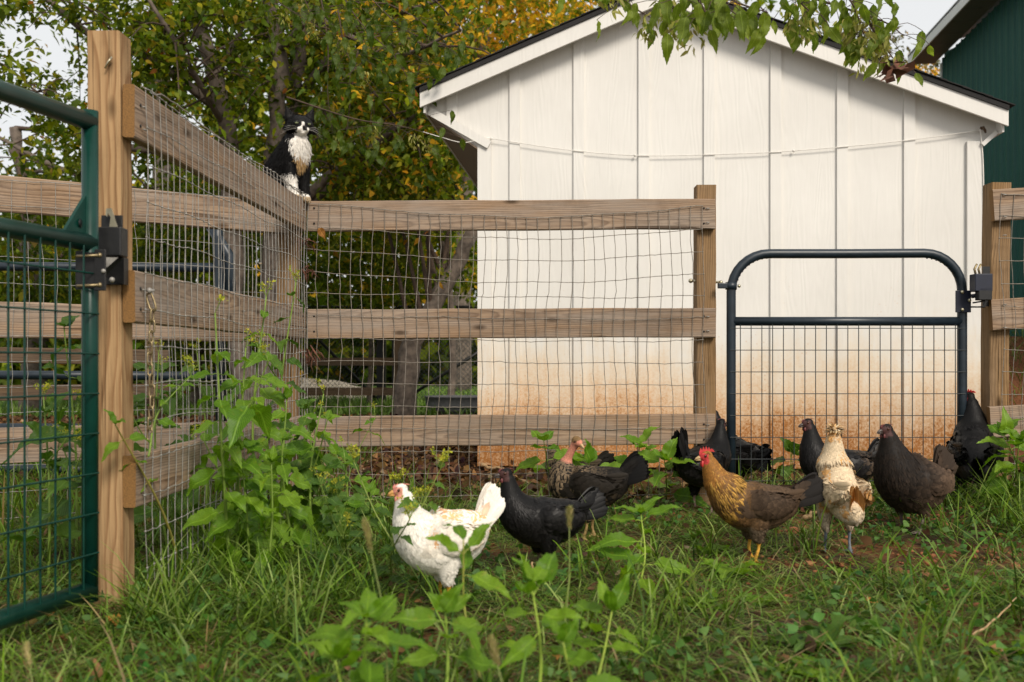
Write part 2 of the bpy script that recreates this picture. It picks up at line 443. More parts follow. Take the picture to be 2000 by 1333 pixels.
def shed_paint():
    m, nt, b = mat_new('white painted siding')
    tc = nd(nt, 'ShaderNodeTexCoord'); ge = nd(nt, 'ShaderNodeNewGeometry'); sp = nd(nt, 'ShaderNodeSeparateXYZ'); nt.links.new(ge.outputs['Position'], sp.inputs[0])
    mp = nd(nt, 'ShaderNodeMapping'); mp.inputs['Scale'].default_value = (7, 7, 1.0); nt.links.new(ge.outputs['Position'], mp.inputs[0])
    warp = noise_tex(nt, mp.outputs[0], 1.0, 2, .4)
    rings = mth(nt, 'SINE', mth(nt, 'MULTIPLY', warp.outputs[0], 70.0))
    mp2 = nd(nt, 'ShaderNodeMapping'); mp2.inputs['Scale'].default_value = (90, 90, 4); nt.links.new(ge.outputs['Position'], mp2.inputs[0])
    fib = noise_tex(nt, mp2.outputs[0], 1.0, 4, .6)
    big = noise_tex(nt, ge.outputs['Position'], 1.3, 4, .6)
    wr = ramp(nt, [(.3, (.66, .64, .60)), (.7, (.745, .725, .685))]); nt.links.new(big.outputs[0], wr.inputs[0])
    c = wr.outputs[0]
    # red clay splashed up from the ground: heavy at the foot, flecks higher up
    n1 = noise_tex(nt, ge.outputs['Position'], 3.2, 6, .7); n2 = noise_tex(nt, ge.outputs['Position'], 70, 4, .8)
    mpd = nd(nt, 'ShaderNodeMapping'); mpd.inputs['Scale'].default_value = (22, 22, 1.6); nt.links.new(ge.outputs['Position'], mpd.inputs[0])
    drip = noise_tex(nt, mpd.outputs[0], 1.0, 4, .65)
    zz = mth(nt, 'ADD', sp.outputs[2], mth(nt, 'ADD', mth(nt, 'MULTIPLY', mth(nt, 'SUBTRACT', n1.outputs[0], .5), .62), mth(nt, 'MULTIPLY', mth(nt, 'SUBTRACT', drip.outputs[0], .5), .38)))
    g0 = mth(nt, 'DIVIDE', mth(nt, 'SUBTRACT', .92, zz), .72, True)
    g = mth(nt, 'POWER', g0, 1.15)
    f1 = mth(nt, 'MULTIPLY', g, mth(nt, 'ADD', .12, mth(nt, 'MULTIPLY', n2.outputs[0], 1.65)), True)
    oc = ramp(nt, [(0, (.72, .54, .26)), (.35, (.66, .40, .12)), (.7, (.56, .27, .055)), (1, (.36, .14, .03))]); nt.links.new(f1, oc.inputs[0])
    c = mixc(nt, f1, c, oc.outputs[0])
    vo = nd(nt, 'ShaderNodeTexVoronoi'); vo.inputs['Scale'].default_value = 34; nt.links.new(ge.outputs['Position'], vo.inputs['Vector'])
    sp2 = ramp(nt, [(.10, (1, 1, 1)), (.22, (0, 0, 0))]); nt.links.new(vo.outputs['Distance'], sp2.inputs[0])
    h2 = mth(nt, 'DIVIDE', mth(nt, 'SUBTRACT', 1.25, zz), .9, True)
    n4 = noise_tex(nt, ge.outputs['Position'], 4.5, 3, .6)
    pm = ramp(nt, [(.50, (0, 0, 0)), (.62, (1, 1, 1))]); nt.links.new(n4.outputs[0], pm.inputs[0])
    fl = mth(nt, 'MULTIPLY', mth(nt, 'MULTIPLY', sp2.outputs[0], h2), mth(nt, 'MULTIPLY', pm.outputs[0], .8), True)
    c = mixc(nt, fl, c, (.55, .29, .12))
    nt.links.new(c, b.inputs['Base Color']); b.inputs['Roughness'].default_value = .6; b.inputs['Specular IOR Level'].default_value = .3
    bump(nt, b, mth(nt, 'ADD', mth(nt, 'MULTIPLY', rings, .35), fib.outputs[0]), .34, .0025)
    return m
M['shed'] = shed_paint()
M['soffit'] = paint('shade brown soffit', (.20, .145, .10), .8, var=.1, scale=9)  # brown of the eave's shaded underside put into the base colour
M['shingle'] = paint('black asphalt shingle', (.018, .017, .017), .95, var=.5, scale=120, bumpy=.6)

def build_shed():
    OV = .13                                    # rake overhang in front of the wall
    shed = thing('shed', S(SW / 2, 0, 0), 'white board and batten shed with black shingle gable roof and clay-splashed foot', 'shed')
    A = shed_uz(820, 181, OV); K = shed_uz(1297, -26, OV); B = shed_uz(1970, 216, OV)
    def zroof(u):
        return A[1] + (K[1] - A[1]) * (u - A[0]) / (K[0] - A[0]) if u < K[0] else K[1] + (B[1] - K[1]) * (u - K[0]) / (B[0] - K[0])
    zl = shed_uz(940, 290, 0)[1]; zr = shed_uz(1922, 287, 0)[1]
    top = .035
    poly = [(0, .02), (SW, .02), (SW, zr), (B[0] - .02, zroof(B[0]) - top - .06), (B[0] - .02, zroof(B[0] - .02) - top), (K[0], K[1] - top),
            (A[0] + .02, zroof(A[0] + .02) - top), (A[0] + .02, zroof(A[0]) - top - .06), (0, zl)]
    w = MB(); w.prism([S(u, 0, z) for u, z in poly], -SV * .02); w.build('front_wall', M['shed'], shed)
    D = 3.4
    for nm, u0, zt in (('side_wall', .01, zl), ('side_wall', SW - .01, zr)):
        w = MB(); w.prism([S(u0 - .01, -.02, .02), S(u0 + .01, -.02, .02), S(u0 + .01, -.02, zt), S(u0 - .01, -.02, zt)], -SV * D); w.build(nm, M['shed'], shed)
    w = MB(); w.prism([S(u, -D, z) for u, z in poly], -SV * .02); w.build('back_wall', M['shed'], shed)
    # battens
    bw_ = .066
    for k, px in enumerate((872, 995, 1120, 1247, 1375, 1505, 1635, 1766)):
        u, _ = shed_uz(px, 500, .018)
        z0 = .02 if u > 0 else zl + (zroof(A[0]) - .12 - zl) * (u / A[0]) + .05
        mb = MB(); a, c = u, u + bw_
        mb.prism([S(a, .001, z0), S(c, .001, z0), S(c, .001, zroof(c) - top - .015), S(a, .001, zroof(a) - top - .015)], SV * .016)
        mb.build('batten', M['shed'], shed)
    for a, c, zt in ((-.004, .082, zl + .05), (SW - .085, SW + .004, zr + .03)):
        mb = MB(); mb.prism([S(a, .002, .02), S(c, .002, .02), S(c, .002, zt), S(a, .002, zt)], SV * .022); mb.build('corner_board', M['shed'], shed)
    # slanting boxed-eave trim, both ends
    for (u0, z0, u1, z1) in ((A[0] + .03, zroof(A[0]) - .115, .06, zl - .01), (B[0] - .025, zroof(B[0]) - .115, SW + .006, zr - .005)):
        d = V((u1 - u0, z1 - z0)).normalized(); n = V((-d.y, d.x)) * (.05 if u0 < 0 else -.025)
        if n.y < 0: n = -n
        q = [(u0, z0), (u1, z1), (u1 + n.x, z1 + n.y), (u0 + n.x, z0 + n.y)]
        mb = MB(); mb.prism([S(a, .024, b) for a, b in q], SV * .02); mb.build('eave_trim', M['shed'], shed)
        mb = MB(); mb.prism([S(u0, .02, z0 - .004), S(u1 - (.06 if u0 < 0 else .004), .02, z1 - .004), S(u1 - (.06 if u0 < 0 else .004), .02, z1 + .008), S(u0, .02, z0 + .008)], -SV * (D + .1))
        mb.build('soffit', M['soffit'], shed)
        mb = MB(); e = -.012 if u0 < 0 else .012
        mb.prism([S(u0, OV - .03, z0 - .006), S(u0 + e, OV - .03, z0 - .006), S(u0 + e, OV - .03, z0 + .115), S(u0, OV - .03, z0 + .115)], -SV * (D + .1)); mb.build('eave_fascia', M['shed'], shed)
    # rake boards
    H = .092
    for (p, q) in ((A, K), (B, K)):
        mb = MB()
        mb.prism([S(p[0], OV, p[1]), S(q[0], OV, q[1]), S(q[0], OV, q[1] - H * 1.05), S(p[0], OV, p[1] - H)], -SV * .02)
        mb.build('rake_board', M['shed'], shed)
        # soffit between the wall and the rake board
        mb = MB(); mb.prism([S(p[0], OV - .021, p[1] - .034), S(q[0], OV - .021, q[1] - .034), S(q[0], OV - .021, q[1] - .025), S(p[0], OV - .021, p[1] - .025)], -SV * (OV - .025))
        mb.build('rake_soffit', M['shed'], shed)
        # shingle courses, each lapped over the one below
        dv = V((q[0] - p[0], q[1] - p[1])); L = dv.length; d = dv / L; n = V((-d.y, d.x))
        if n.y < 0: n = -n
        roof = MB(); 
        roof.prism([S(p[0], OV + .012, p[1] + .001), S(q[0], OV + .012, q[1] + .001), S(q[0], OV + .012, q[1] + .028), S(p[0], OV + .012, p[1] + .028)], -SV * (D + .3))
        rf = roof.build('roof_deck', M['shingle'], shed)
        ex = .14; k = 0; rr = random.Random(5)
        while k * ex < L:
            a = V(p) + d * (k * ex - .02); e = V(p) + d * min(L, k * ex + ex * 1.15)
            b0, b1 = .040, .030
            mb = MB(); o = rr.uniform(.012, .024)
            mb.prism([S(*(a + n * (b0 - .006)).to_tuple()[:1], OV + o, (a + n * (b0 - .006)).y), S((e + n * b1).x, OV + o, (e + n * b1).y),
                      S((e + n * (b1 + .004)).x, OV + o, (e + n * (b1 + .004)).y), S((a + n * b0).x, OV + o, (a + n * b0).y)], -SV * (D + .3))
            c = mb.build('shingle_course', M['shingle'], shed)
            k += 1
    mb = MB(); mb.box(S(SW / 2, -1.0, -.03), (SW - .1, 1.9, .09), Matrix.Rotation(math.atan2(SU.y, SU.x), 3, 'Z')); mb.build('skid', M['dullwood'], shed)
    # clothes-line twine strung across the front
    pts = [(826, 258, .10), (860, 268, .09), (905, 279, .06), (945, 270, .03), (960, 271, .03), (1100, 292, .024), (1240, 304, .024), (1400, 302, .024), (1550, 295, .024), (1750, 277, .024), (1915, 255, .03)]
    P3 = [S(*[shed_uz(a, b, v)[0], v, shed_uz(a, b, v)[1]]) for a, b, v in pts]
    tw = MB(); tw.tube(catmull([tuple(q) for q in P3], 80), .0027, 6)
    tw.tube(catmull([tuple(P3[-1]), tuple(P3[-1] + SU * .015 + V((0, 0, -.2))), tuple(P3[-1] + SU * .02 + V((0, 0, -.55)))], 14), .0035, 6)
    for q in (4, 6, 8, 10): tw.ball(P3[q], .009, 6, 5)
    single('twine', tw, paint('white twine', (.72, .69, .64), .9), S(SW / 2, .03, 1.9), 'white twine strung sagging across the front of the white shed', 'twine')
    dn = MB()
    for k in range(3):
        a = P3[-1] + V((0, 0, .005 + k * .006)); dn.tube([a, a + SU * .012 + SV * .015, a + SU * .03 + V((0, 0, -.02))], .006, 5)
    single('line_hook', dn, M['dullwood'], P3[-1], 'small dark hook holding the twine at the shed\'s right eave', 'hook')
build_shed()

# ------------------------------------------------------------------ green metal barn behind
def build_barn():
    D = V((.118, 1, 0)).normalized(); N_ = V((-D.y, D.x, 0))               # long side wall running away from us, N_ faces the yard
    far = V((843 / F_PX * 16, 16, 0)); Lb = 9.0
    base = far - D * (Lb / 2) + V((0, 0, .8))
    barn = thing('barn', base, 'dark green ribbed metal barn with grey eave behind the shed', 'barn')
    m, nt, b = mat_new('green ribbed metal')
    tc = nd(nt, 'ShaderNodeTexCoord'); n = noise_tex(nt, tc.outputs['Object'], .8, 4)
    r = ramp(nt, [(.3, (.014, .080, .066)), (.7, (.021, .105, .086))]); nt.links.new(n.outputs[0], r.inputs[0]); nt.links.new(r.outputs[0], b.inputs['Base Color'])
    b.inputs['Roughness'].default_value = .5; b.inputs['Specular IOR Level'].default_value = .3
    z0, ze = .3, CAM_Z + 598 / F_PX * 16
    W = lambda t, o, z: far - D * t + N_ * o + V((0, 0, z))
    prof = []; t = 0.0; k = 0
    while t < Lb:
        if k % 3 == 0: prof += [(t, 0), (t + .015, .032), (t + .045, .032), (t + .06, 0)]
        else: prof += [(t, 0), (t + .012, .012), (t + .03, .012), (t + .042, 0)]
        t += .0762; k += 1
    mb = MB(); vv = []
    for (t, o) in prof: vv += [W(t, o, z0), W(t, o, ze - .02)]
    mb.add(vv, [(2 * i, 2 * i + 2, 2 * i + 3, 2 * i + 1) for i in range(len(prof) - 1)]); mb.build('siding', m, barn)
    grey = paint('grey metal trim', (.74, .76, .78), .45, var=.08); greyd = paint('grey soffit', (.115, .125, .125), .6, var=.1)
    mb = MB(); mb.prism([W(-.03, 0, z0), W(.04, 0, z0), W(.04, 0, ze - .1), W(-.03, 0, ze - .1)], N_ * .05); mb.build('corner_trim', grey, barn)
    for k in range(18):
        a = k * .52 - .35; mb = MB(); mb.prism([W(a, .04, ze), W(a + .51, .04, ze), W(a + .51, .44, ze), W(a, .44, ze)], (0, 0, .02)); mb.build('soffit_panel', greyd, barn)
    mb = MB(); mb.prism([W(-.36, .44, ze - .02), W(Lb, .44, ze - .02), W(Lb, .44, ze + .16), W(-.36, .44, ze + .16)], N_ * .02); mb.build('eave_trim', grey, barn)
    mb = MB(); up = V((0, 0, 1))
    mb.prism([W(-.36, .46, ze + .11), W(-.36, -3.0, ze + 1.3), W(-.36, -3.0, ze + 1.36), W(-.36, .46, ze + .15)], -D * (Lb + .36)); mb.build('roof', paint('barn roof', (.05, .055, .055), .6), barn)
    mb = MB(); mb.prism([W(.0, -.01, z0), W(.0, -6.0, z0), W(.0, -6.0, ze), W(.0, -3.0, ze + 1.25), W(.0, -.01, ze + .08)], -D * .03); mb.build('end_wall', m, barn)
build_barn()

# ------------------------------------------------------------------ timber and wire fences
def board(name, a, b, h, t, mat, parent, seed=0, up=V((0, 0, 1)), endmat=None, seg=20, warp=.0018, ch=.004):
    """a sawn board from a to b (centre line); h along up, t across; local X runs along the grain"""
    a, b = V(a), V(b); L = (b - a).length; x = (b - a) / L
    y = up.cross(x).normalized(); z = x.cross(y)
    rng = np.random.default_rng(seed)
    prof = [(-t/2 + ch, -h/2), (t/2 - ch, -h/2), (t/2, -h/2 + ch), (t/2, h/2 - ch), (t/2 - ch, h/2), (-t/2 + ch, h/2), (-t/2, h/2 - ch), (-t/2, -h/2 + ch)]
    vv = []; n = 8
    wy, wz = rng.normal(0, warp, (seg + 1)), rng.normal(0, warp, (seg + 1))
    k = np.ones(5) / 5; wy = np.convolve(wy, k, 'same'); wz = np.convolve(wz, k, 'same')
    for i in range(seg + 1):
        for j, (py, pz) in enumerate(prof):
            e = rng.normal(0, .0006, 2)
            vv.append((-L / 2 + L * i / seg, py + wy[i] + e[0], pz + wz[i] + e[1]))
    ff = [(i * n + k_, i * n + (k_ + 1) % n, (i + 1) * n + (k_ + 1) % n, (i + 1) * n + k_) for i in range(seg) for k_ in range(n)]
    side = len(ff)
    ff += [tuple(range(n - 1, -1, -1)), tuple(seg * n + k_ for k_ in range(n))]
    me = bpy.data.meshes.new(name); me.from_pydata(vv, [], ff)
    me.materials.append(mat)
    if endmat:
        me.materials.append(endmat)
        for q in (side, side + 1): me.polygons[q].material_index = 1
    bm = bmesh.new(); bm.from_mesh(me); bmesh.ops.recalc_face_normals(bm, faces=bm.faces); bm.to_mesh(me); bm.free()
    o = bpy.data.objects.new(name, me); col.objects.link(o)
    o.rotation_mode = 'QUATERNION'
    o.rotation_quaternion = Matrix((x, y, z)).transposed().to_quaternion()
    o.location = (a + b) / 2 - (parent.location if parent else V((0, 0, 0)))
    o.parent = parent
    return o

def wire_panel(name, p0, p1, ztop, zbot, out, mat, parent, seed, du=.0508, dz=.1016, r=.00135, sag=None, wav=.006, knots=True, topextra=True):
    """woven wire between ground points p0, p1; out = offset vector towards the side it is stapled on"""
    p0, p1 = V(p0), V(p1); L = (p1 - p0).length; x = (p1 - p0) / L
    rng = np.random.default_rng(seed)
    ph = rng.uniform(0, 6.28, 12)
    def pos(u, z):
        ux = u + wav * 1.3 * math.sin(2.1 * u + 3.7 * z + ph[0]) * math.sin(6 * z + ph[1]) + wav * .5 * math.sin(17 * u + ph[2] + 3 * z) 
        zz = z + wav * 1.1 * math.sin(2.6 * u + ph[3] + 1.5 * z) + wav * .35 * math.sin(11 * u + ph[4] + 9 * z)
        if sag: zz += sag(u / L, z)
        oo = wav * .5 * (1 + math.sin(4.2 * u + ph[5]) * math.sin(5 * z + ph[6]))
        q = p0 + x * ux + out * (1 + oo / max(out.length, .001)); q.z = zz
        return q
    mb = MB(); nu = int(L / du); zs = []
    z = ztop
    while z > zbot: zs.append(z); z -= dz
    for i in range(nu + 1):
        u = i * du; pts = []
        for j, z in enumerate(zs):
            pts.append(pos(u, z))
            if j < len(zs) - 1:
                m = pos(u, z - dz / 2); m += x * rng.normal(0, .0022); pts.append(m)
        pts.append(pos(u, zbot))
        mb.tube(pts, r, 4, False)
    for j, z in enumerate(zs):
        pts = []
        for i in range(nu + 1):
            pts.append(pos(i * du, z))
            if i < nu: pts.append(pos((i + .5) * du, z) + V((0, 0, rng.normal(0, .0015))))
        mb.tube(pts, r * (1.25 if j == 0 else 1.0), 4, False)
        if knots:
            for i in range(nu + 1):
                q = pos(i * du, z)
                mb.ball(q, (r * 2.6, r * 2.6, r * 2.2), 5, 4)
    o = mb.build(name, mat, parent); tag(o, kind='stuff')
    return o

RT = (1.414, .919, .424)      # rail tops
RH, RTH = .14, .034
CORNER_Y = 4.56

def nails(parent, p, d, t=V((0, 0, 1)), gap=.035):
    for s in (-1, 1):
        mb = MB(); q = V(p) + t * gap * s; mb.tube([q, q + V(d) * .0022], .0045, 8); mb.build('nail', M['blacksteel'], parent)

def staple(parent, p, d, s=.016):
    mb = MB(); d = V(d); t = V((0, 0, 1)).cross(d).normalized()
    mb.tube([p - t * s * .4, p - t * s * .4 + d * s * .35, p + t * s * .4 + d * s * .35, p + t * s * .4], .0022, 5)
    mb.build('staple', M['galv'], parent)

# side fence: near post, rails running back to the corner post
sf = thing('fence', (-1.08, 2.69, 0), 'timber and wire fence from the yellow gate post back to the cat', 'fence')
npz = tz(-1.08, 2.69)
post = board('gate_post', (-1.079, 2.695, npz - .15), (-1.090, 2.695, 1.557), .086, .086, M['post'], sf, 11, up=V((0, 1, 0)), seg=16, warp=.001)
board('corner_post', (-1.034, 4.60, -.1), (-1.034, 4.60, 1.36), .09, .09, M['oldpost'], sf, 12, up=V((0, 1, 0)))
dirs = (V((-.947, 4.555, 0)) - V((-1.021, 2.655, 0))).normalized()
for k, z in enumerate(RT):
    board('rail', (-1.022, 2.655, z - RH / 2), (-.960, 4.56, z - RH / 2 + (.0, .004, .006)[k]), RH, RTH, M['rail'], sf, 20 + k, endmat=M['endgrain'])
outv = V((.021, 0, 0))
wire_panel('wire_mesh', (-1.018, 2.70, 0), (-.956, 4.545, 0), 1.42, .03, outv, M['galv'], sf, 5, r=.00145, wav=.011,
           sag=lambda u, z: .018 * math.sin(math.pi * min(1, u * 1.6)) * (1 if z < 1.40 else .1))
for z in RT:
    for (yy, dz_) in ((2.70, -.05), (2.705, -.11), (3.6, -.06), (4.5, -.05)):
        f = (yy - 2.655) / (4.56 - 2.655)
        staple(sf, V((-1.022 + .062 * f + .019, yy, z + dz_)), (1, 0, 0))
for z in RT:
    nails(sf, (-.945, 4.50, z - .07), (1, 0, 0)); nails(sf, (-1.0045, 2.69, z - .075), (1, 0, 0), gap=.028)
# bent nail and nick in the post
mb = MB(); a = P(213, 128, 2.651); mb.tube([a, a + V((.006, -.010, .012)), a + V((.012, -.012, .018)), a + V((.004, -.014, .006)), a + V((-.006, -.012, -.012))], .0026, 6)
mb.build('bent_nail', M['zinc'], sf)
# top selvedge of old wire twisted over the rail
rng0 = np.random.default_rng(2)
mb = MB(); pts = []
for i in range(60):
    f = i / 59; pts.append((-1.006 + .062 * f + .012 * math.sin(9 * f), 2.70 + 1.83 * f, 1.421 + .012 * abs(math.sin(13 * f)) * (1 - f) + rng0.normal(0, .002)))
mb.tube(pts, .0022, 5)
mb.build('top_wire', M['rustwire'], sf)

# back fence: corner to the post by the small gate
bf = thing('fence', (0, CORNER_Y, 0), 'three rail timber and wire fence panel standing in front of the white shed', 'fence')
xa, xb = P(601, 0, CORNER_Y).x, P(1397, 0, CORNER_Y).x
for k, z in enumerate(RT):
    board('rail', (xa, CORNER_Y + RTH / 2, z - RH / 2 + .002), (xb + (.0, .003, .0)[k], CORNER_Y + RTH / 2, z - RH / 2 + (.012, .008, .014)[k]), RH * (.98, .96, 1.0)[k], RTH, M['rail'], bf, 30 + k, endmat=M['endgrain'])
xp = P(1376, 0, CORNER_Y + .08).x
board('post', (xp, CORNER_Y + .082, -.1), (xp + .002, CORNER_Y + .082, 1.495), .09, .09, M['oldpost'], bf, 36, up=V((0, 1, 0)))
wire_panel('wire_mesh', (xa - .01, CORNER_Y, 0), (xb - .012, CORNER_Y, 0), 1.395, .06, V((0, -.004, 0)), M['rustwire'], bf, 8, r=.0015, wav=.009,
           sag=lambda u, z: -.055 * math.sin(math.pi * min(1, u * 1.05)) * (1 if z > 1.0 else .35))
for z in RT:
    for dz_ in (-.035, -.10): staple(bf, V((xb - .035, CORNER_Y - .002, z + dz_)), (0, -1, 0))

for z in RT: nails(bf, (xb - .052, CORNER_Y - .001, z - .068), (0, -1, 0)); nails(bf, (xa + .03, CORNER_Y - .001, z - .068), (0, -1, 0))

# left rear fence, seen through the green gate and the side fence
la, lb = V((-1.02, 4.50, 0)), V((-2.9, 3.27, 0))
lf = thing('fence', (la + lb) / 2, 'three rail timber fence running left from the corner, seen through the green gate', 'fence')
ln = V((-(lb - la).y, (lb - la).x, 0)).normalized()
if ln.y > 0: ln = -ln
for k, z in enumerate((1.405, .915, .425)):
    board('rail', la + V((0, 0, z - RH / 2 - .012)), lb + V((0, 0, z - RH / 2)), RH, RTH, M['rail'], lf, 40 + k, endmat=M['endgrain'])
lp = lb + (la - lb).normalized() * .1 - ln * .07
board('post', lp + V((0, 0, -.1)), lp + V((0, 0, 1.5)), .09, .09, M['oldpost'], lf, 45, up=V((0, 1, 0)))
wire_panel('wire_mesh', la, lb, 1.385, .05, ln * .022, M['galv'], lf, 9, r=.0012, wav=.006)

# fence to the right of the small gate
rf_ = thing('fence', (2.2, 4.5, 0), 'weathered timber post and rail fence with wire at the right edge beside the small gate', 'fence')
RY = 4.47
xr = P(1952.5, 0, RY + .06).x
board('post', (xr - .018, RY + .085, -.1), (xr, RY + .085, 1.49), .092, .09, M['oldpost'], rf_, 50, up=V((0, 1, 0)))
x0r = P(1941, 0, RY).x
for k, (ya, yb) in enumerate(((401, 397), (616, 612), (826, 822))):
    a = P(1941 - k * 3, ya, RY); b = P(2000, yb, RY)
    e = a + (b - a).normalized() * 1.9
    board('rail', a + V((0, RTH / 2, 0)), e + V((0, RTH / 2, 0)), RH, RTH, M['rail'], rf_, 52 + k, endmat=M['endgrain'])
wire_panel('wire_mesh', (x0r + .03, RY, 0), (x0r + 1.9, RY, 0), 1.43, .08, V((0, -.004, 0)), M['rustwire'], rf_, 12, r=.0015, wav=.012)
for py in (381, 424, 460, 595, 640, 812): staple(rf_, P(1962, py, RY - .004), (0, -1, 0))

# ------------------------------------------------------------------ green gate standing open at the left
GA, GB = V((-1.079, 2.545, 0)), V((-1.157, 2.25, 0))
gd = (GB - GA).normalized(); GL = .95
gg = thing('gate', GA + V((0, 0, .05)), 'glossy green tube gate with wire infill standing open at the left edge', 'gate')
def gpt(s, z): return GA + gd * s + V((0, 0, z))
gm = M['greenpaint']
mb = MB(); mb.tube([gpt(0, .062), gpt(0, 1.315)], .0205, 16); mb.build('upright', gm, gg)
mb = MB(); mb.tube([gpt(GL, .062), gpt(GL, 1.315)], .0205, 16); mb.build('upright', gm, gg)
for z in (1.287, .978, .09):
    mb = MB(); mb.tube([gpt(-.004, z), gpt(GL, z)], .0225, 16); mb.build('tube_rail', gm, gg)
mb = MB(); mb.prism([gpt(.012, 1.0) + V((.004, 0, 0)), gpt(.10, .995) + V((.004, 0, 0)), gpt(.018, 1.10) + V((.004, 0, 0))], (-.008, 0, 0)); mb.build('gusset', gm, gg)
mb = MB(); q = gpt(.045, 1.022); 
mb.tube([q + V((.006, 0, 0)), q + V((.0065, 0, 0))], .011, 12); mb.build('gusset_hole', M['blacksteel'], gg)
mb = MB()
for k in range(1, 20): mb.tube([gpt(k * .0508, .085) + V((.018, 0, 0)), gpt(k * .0508, .975) + V((.018, 0, 0))], .0026, 6, False)
for k in range(1, 9): mb.tube([gpt(.0, .085 + k * .1016) + V((.0225, 0, 0)), gpt(GL, .085 + k * .1016) + V((.0225, 0, 0))], .0026, 6, False)
tag(mb.build('wire_infill', gm, gg), kind='stuff')
# latch: gate bracket belongs to the gate, keeper box to the post
mb = MB(); mb.box(P(160, 528, 2.53), (.03, .006, .098)); mb.box(P(196, 528, 2.515), (.028, .007, .104), ch=.0015); mb.box(P(178, 528, 2.525), (.07, .004, .09)); br = mb.build('latch_bracket', M['blacksteel'], gg)
for py in (499, 557):
    mb = MB(); mb.tube([P(150, py + 2, 2.51), P(193, py, 2.51)], .0035, 8); mb.ball(P(195, py, 2.512), .0065, 8, 6); mb.build('bolt', M['brass'], br)
mb = MB(); mb.ball(P(202, 530, 2.51), .006, 8, 6); mb.tube([P(200, 530, 2.51), P(206, 530, 2.51)], .003, 6); mb.build('bolt', M['galv'], br)
lt = thing('latch', P(219, 490, 2.64), 'black steel gate latch box bolted to the tall yellow post', 'latch')
mb = MB(); mb.box(P(219, 489, 2.646), (.056, .006, .185), ch=.0015); pl = mb.build('plate', M['blacksteel'], lt)
mb = MB(); mb.box(P(221, 474, 2.62), (.060, .05, .076), ch=.003); mb.build('box', M['blacksteel'], lt)
mb = MB(); mb.prism([P(205, 503, 2.60), P(231, 503, 2.60), P(208, 524, 2.60)], (0, .004, 0)); mb.build('tongue', M['galv'], lt)
mb = MB(); mb.prism([P(206, 524, 2.598), P(242, 503, 2.598), P(242, 556, 2.61), P(206, 540, 2.61)], (0, .03, 0)); mb.build('keeper', M['blacksteel'], lt)
mb = MB(); mb.prism([P(207, 408, 2.62), P(217, 407, 2.62), P(229, 445, 2.62), P(213, 446, 2.62), P(216, 425, 2.62), P(211, 416, 2.62), P(209, 424, 2.62), P(206, 420, 2.62)], (0, .006, 0)); mb.build('hook', M['zinc'], lt)
mb = MB(); mb.ball(P(219, 547, 2.60), .0075, 8, 6); mb.build('bolt', M['galv'], lt)

# chain hanging on the middle rail
ch_ = thing('chain', P(285, 578, 2.72), 'short brass coloured chain hanging on the middle rail beside the yellow post', 'chain')
link_me = None
def chain_link(Ln, w, r):
    mb = MB(); pts = []
    for i in range(20):
        a = 2 * math.pi * i / 20; x = w * math.cos(a); z = (Ln - w) * (1 if math.sin(a) > 0 else -1) * min(1, abs(math.sin(a)) * 2.2) + w * math.sin(a) * .9
        pts.append((x, 0, z))
    pts += pts[:2]
    mb.tube(pts, r, 6, False)
    return mb.mesh('link')
lm = chain_link(.018, .0072, .0026); big = chain_link(.026, .010, .0028)
c0 = P(286, 572, 2.715); c0.x += .012
for k in range(13):
    me = big if k == 0 else lm
    zz = -.026 if k == 0 else -.052 - (k - 1) * .0295 - .010
    o = link('chain_link', me, M['brass'], ch_, c0 - ch_.location + V((.004 * math.sin(k * .9), .003 * math.cos(k), zz)))
    o.rotation_euler = (.05 * math.sin(k * 2), (-.35 if k == 0 else .06 * math.sin(k * 1.7)), (1.2 if k % 2 else -.25) + .15 * math.sin(k))
mb = MB(); mb.ball(c0 + V((-.004, 0, .006)), .008, 8, 6); mb.tube([c0 + V((-.02, 0, .006)), c0 + V((.01, 0, .006))], .0035, 6); mb.build('screw', M['galv'], ch_)

# ------------------------------------------------------------------ small dark gate in front of the shed
SGY = 4.56
sg = thing('gate', P(1653, 990, SGY), 'small dark blue grey arched tube gate with wire infill in front of the shed', 'gate')
def q_(px, py): return P(px, py, SGY)
rad = 74; pts = [q_(1428, 985), q_(1428, 760), q_(1428, 496 + rad)]
for k in range(1, 9):
    a = math.pi / 2 * k / 8; pts.append(q_(1428 + rad * (1 - math.cos(a)), 496 + rad - rad * math.sin(a)))
pts += [q_(1653, 496)]
for k in range(0, 9):
    a = math.pi / 2 * k / 8; pts.append(q_(1879 - rad + rad * math.sin(a), 495 + rad - rad * math.cos(a)))
pts += [q_(1879, 760), q_(1879, 985)]
mb = MB(); mb.tube(pts, .0215, 16); mb.build('frame_tube', M['navypaint'], sg)
mb = MB(); mb.tube([q_(1430, 628), q_(1877, 628)], .0205, 16); mb.build('mid_rail', M['navypaint'], sg)
mb = MB(); mb.tube([q_(1428, 989), q_(1879, 989)], .0215, 16); mb.build('bottom_rail', M['navypaint'], sg)
# crimps in the bends
mb = MB()
for k in range(11):
    a = math.pi / 2 * (k + .5) / 11
    for sx, cx in ((-1, 1428 + rad), (1, 1879 - rad)):
        mb.ball(q_(cx + sx * (rad - 8) * math.cos(a), 496 + rad - (rad - 8) * math.sin(a)) + V((0, -.004, 0)), .0055, 6, 4)
tag(mb.build('bend_crimps', M['navypaint'], sg), kind='stuff')
mb = MB()
for k in range(22):
    x = 1444 + k * 20.9
    if x < 1872: mb.tube([q_(x, 634) + V((0, -.021, 0)), q_(x, 985) + V((0, -.021, 0))], .0021, 6, False)
for k in range(9):
    y = 642 + k * 42.4
    mb.tube([q_(1424, y) + V((0, -.0215, 0)), q_(1882, y) + V((0, -.0215, 0))], .0021, 6, False)
tag(mb.build('wire_infill', M['darkwire'], sg), kind='stuff')
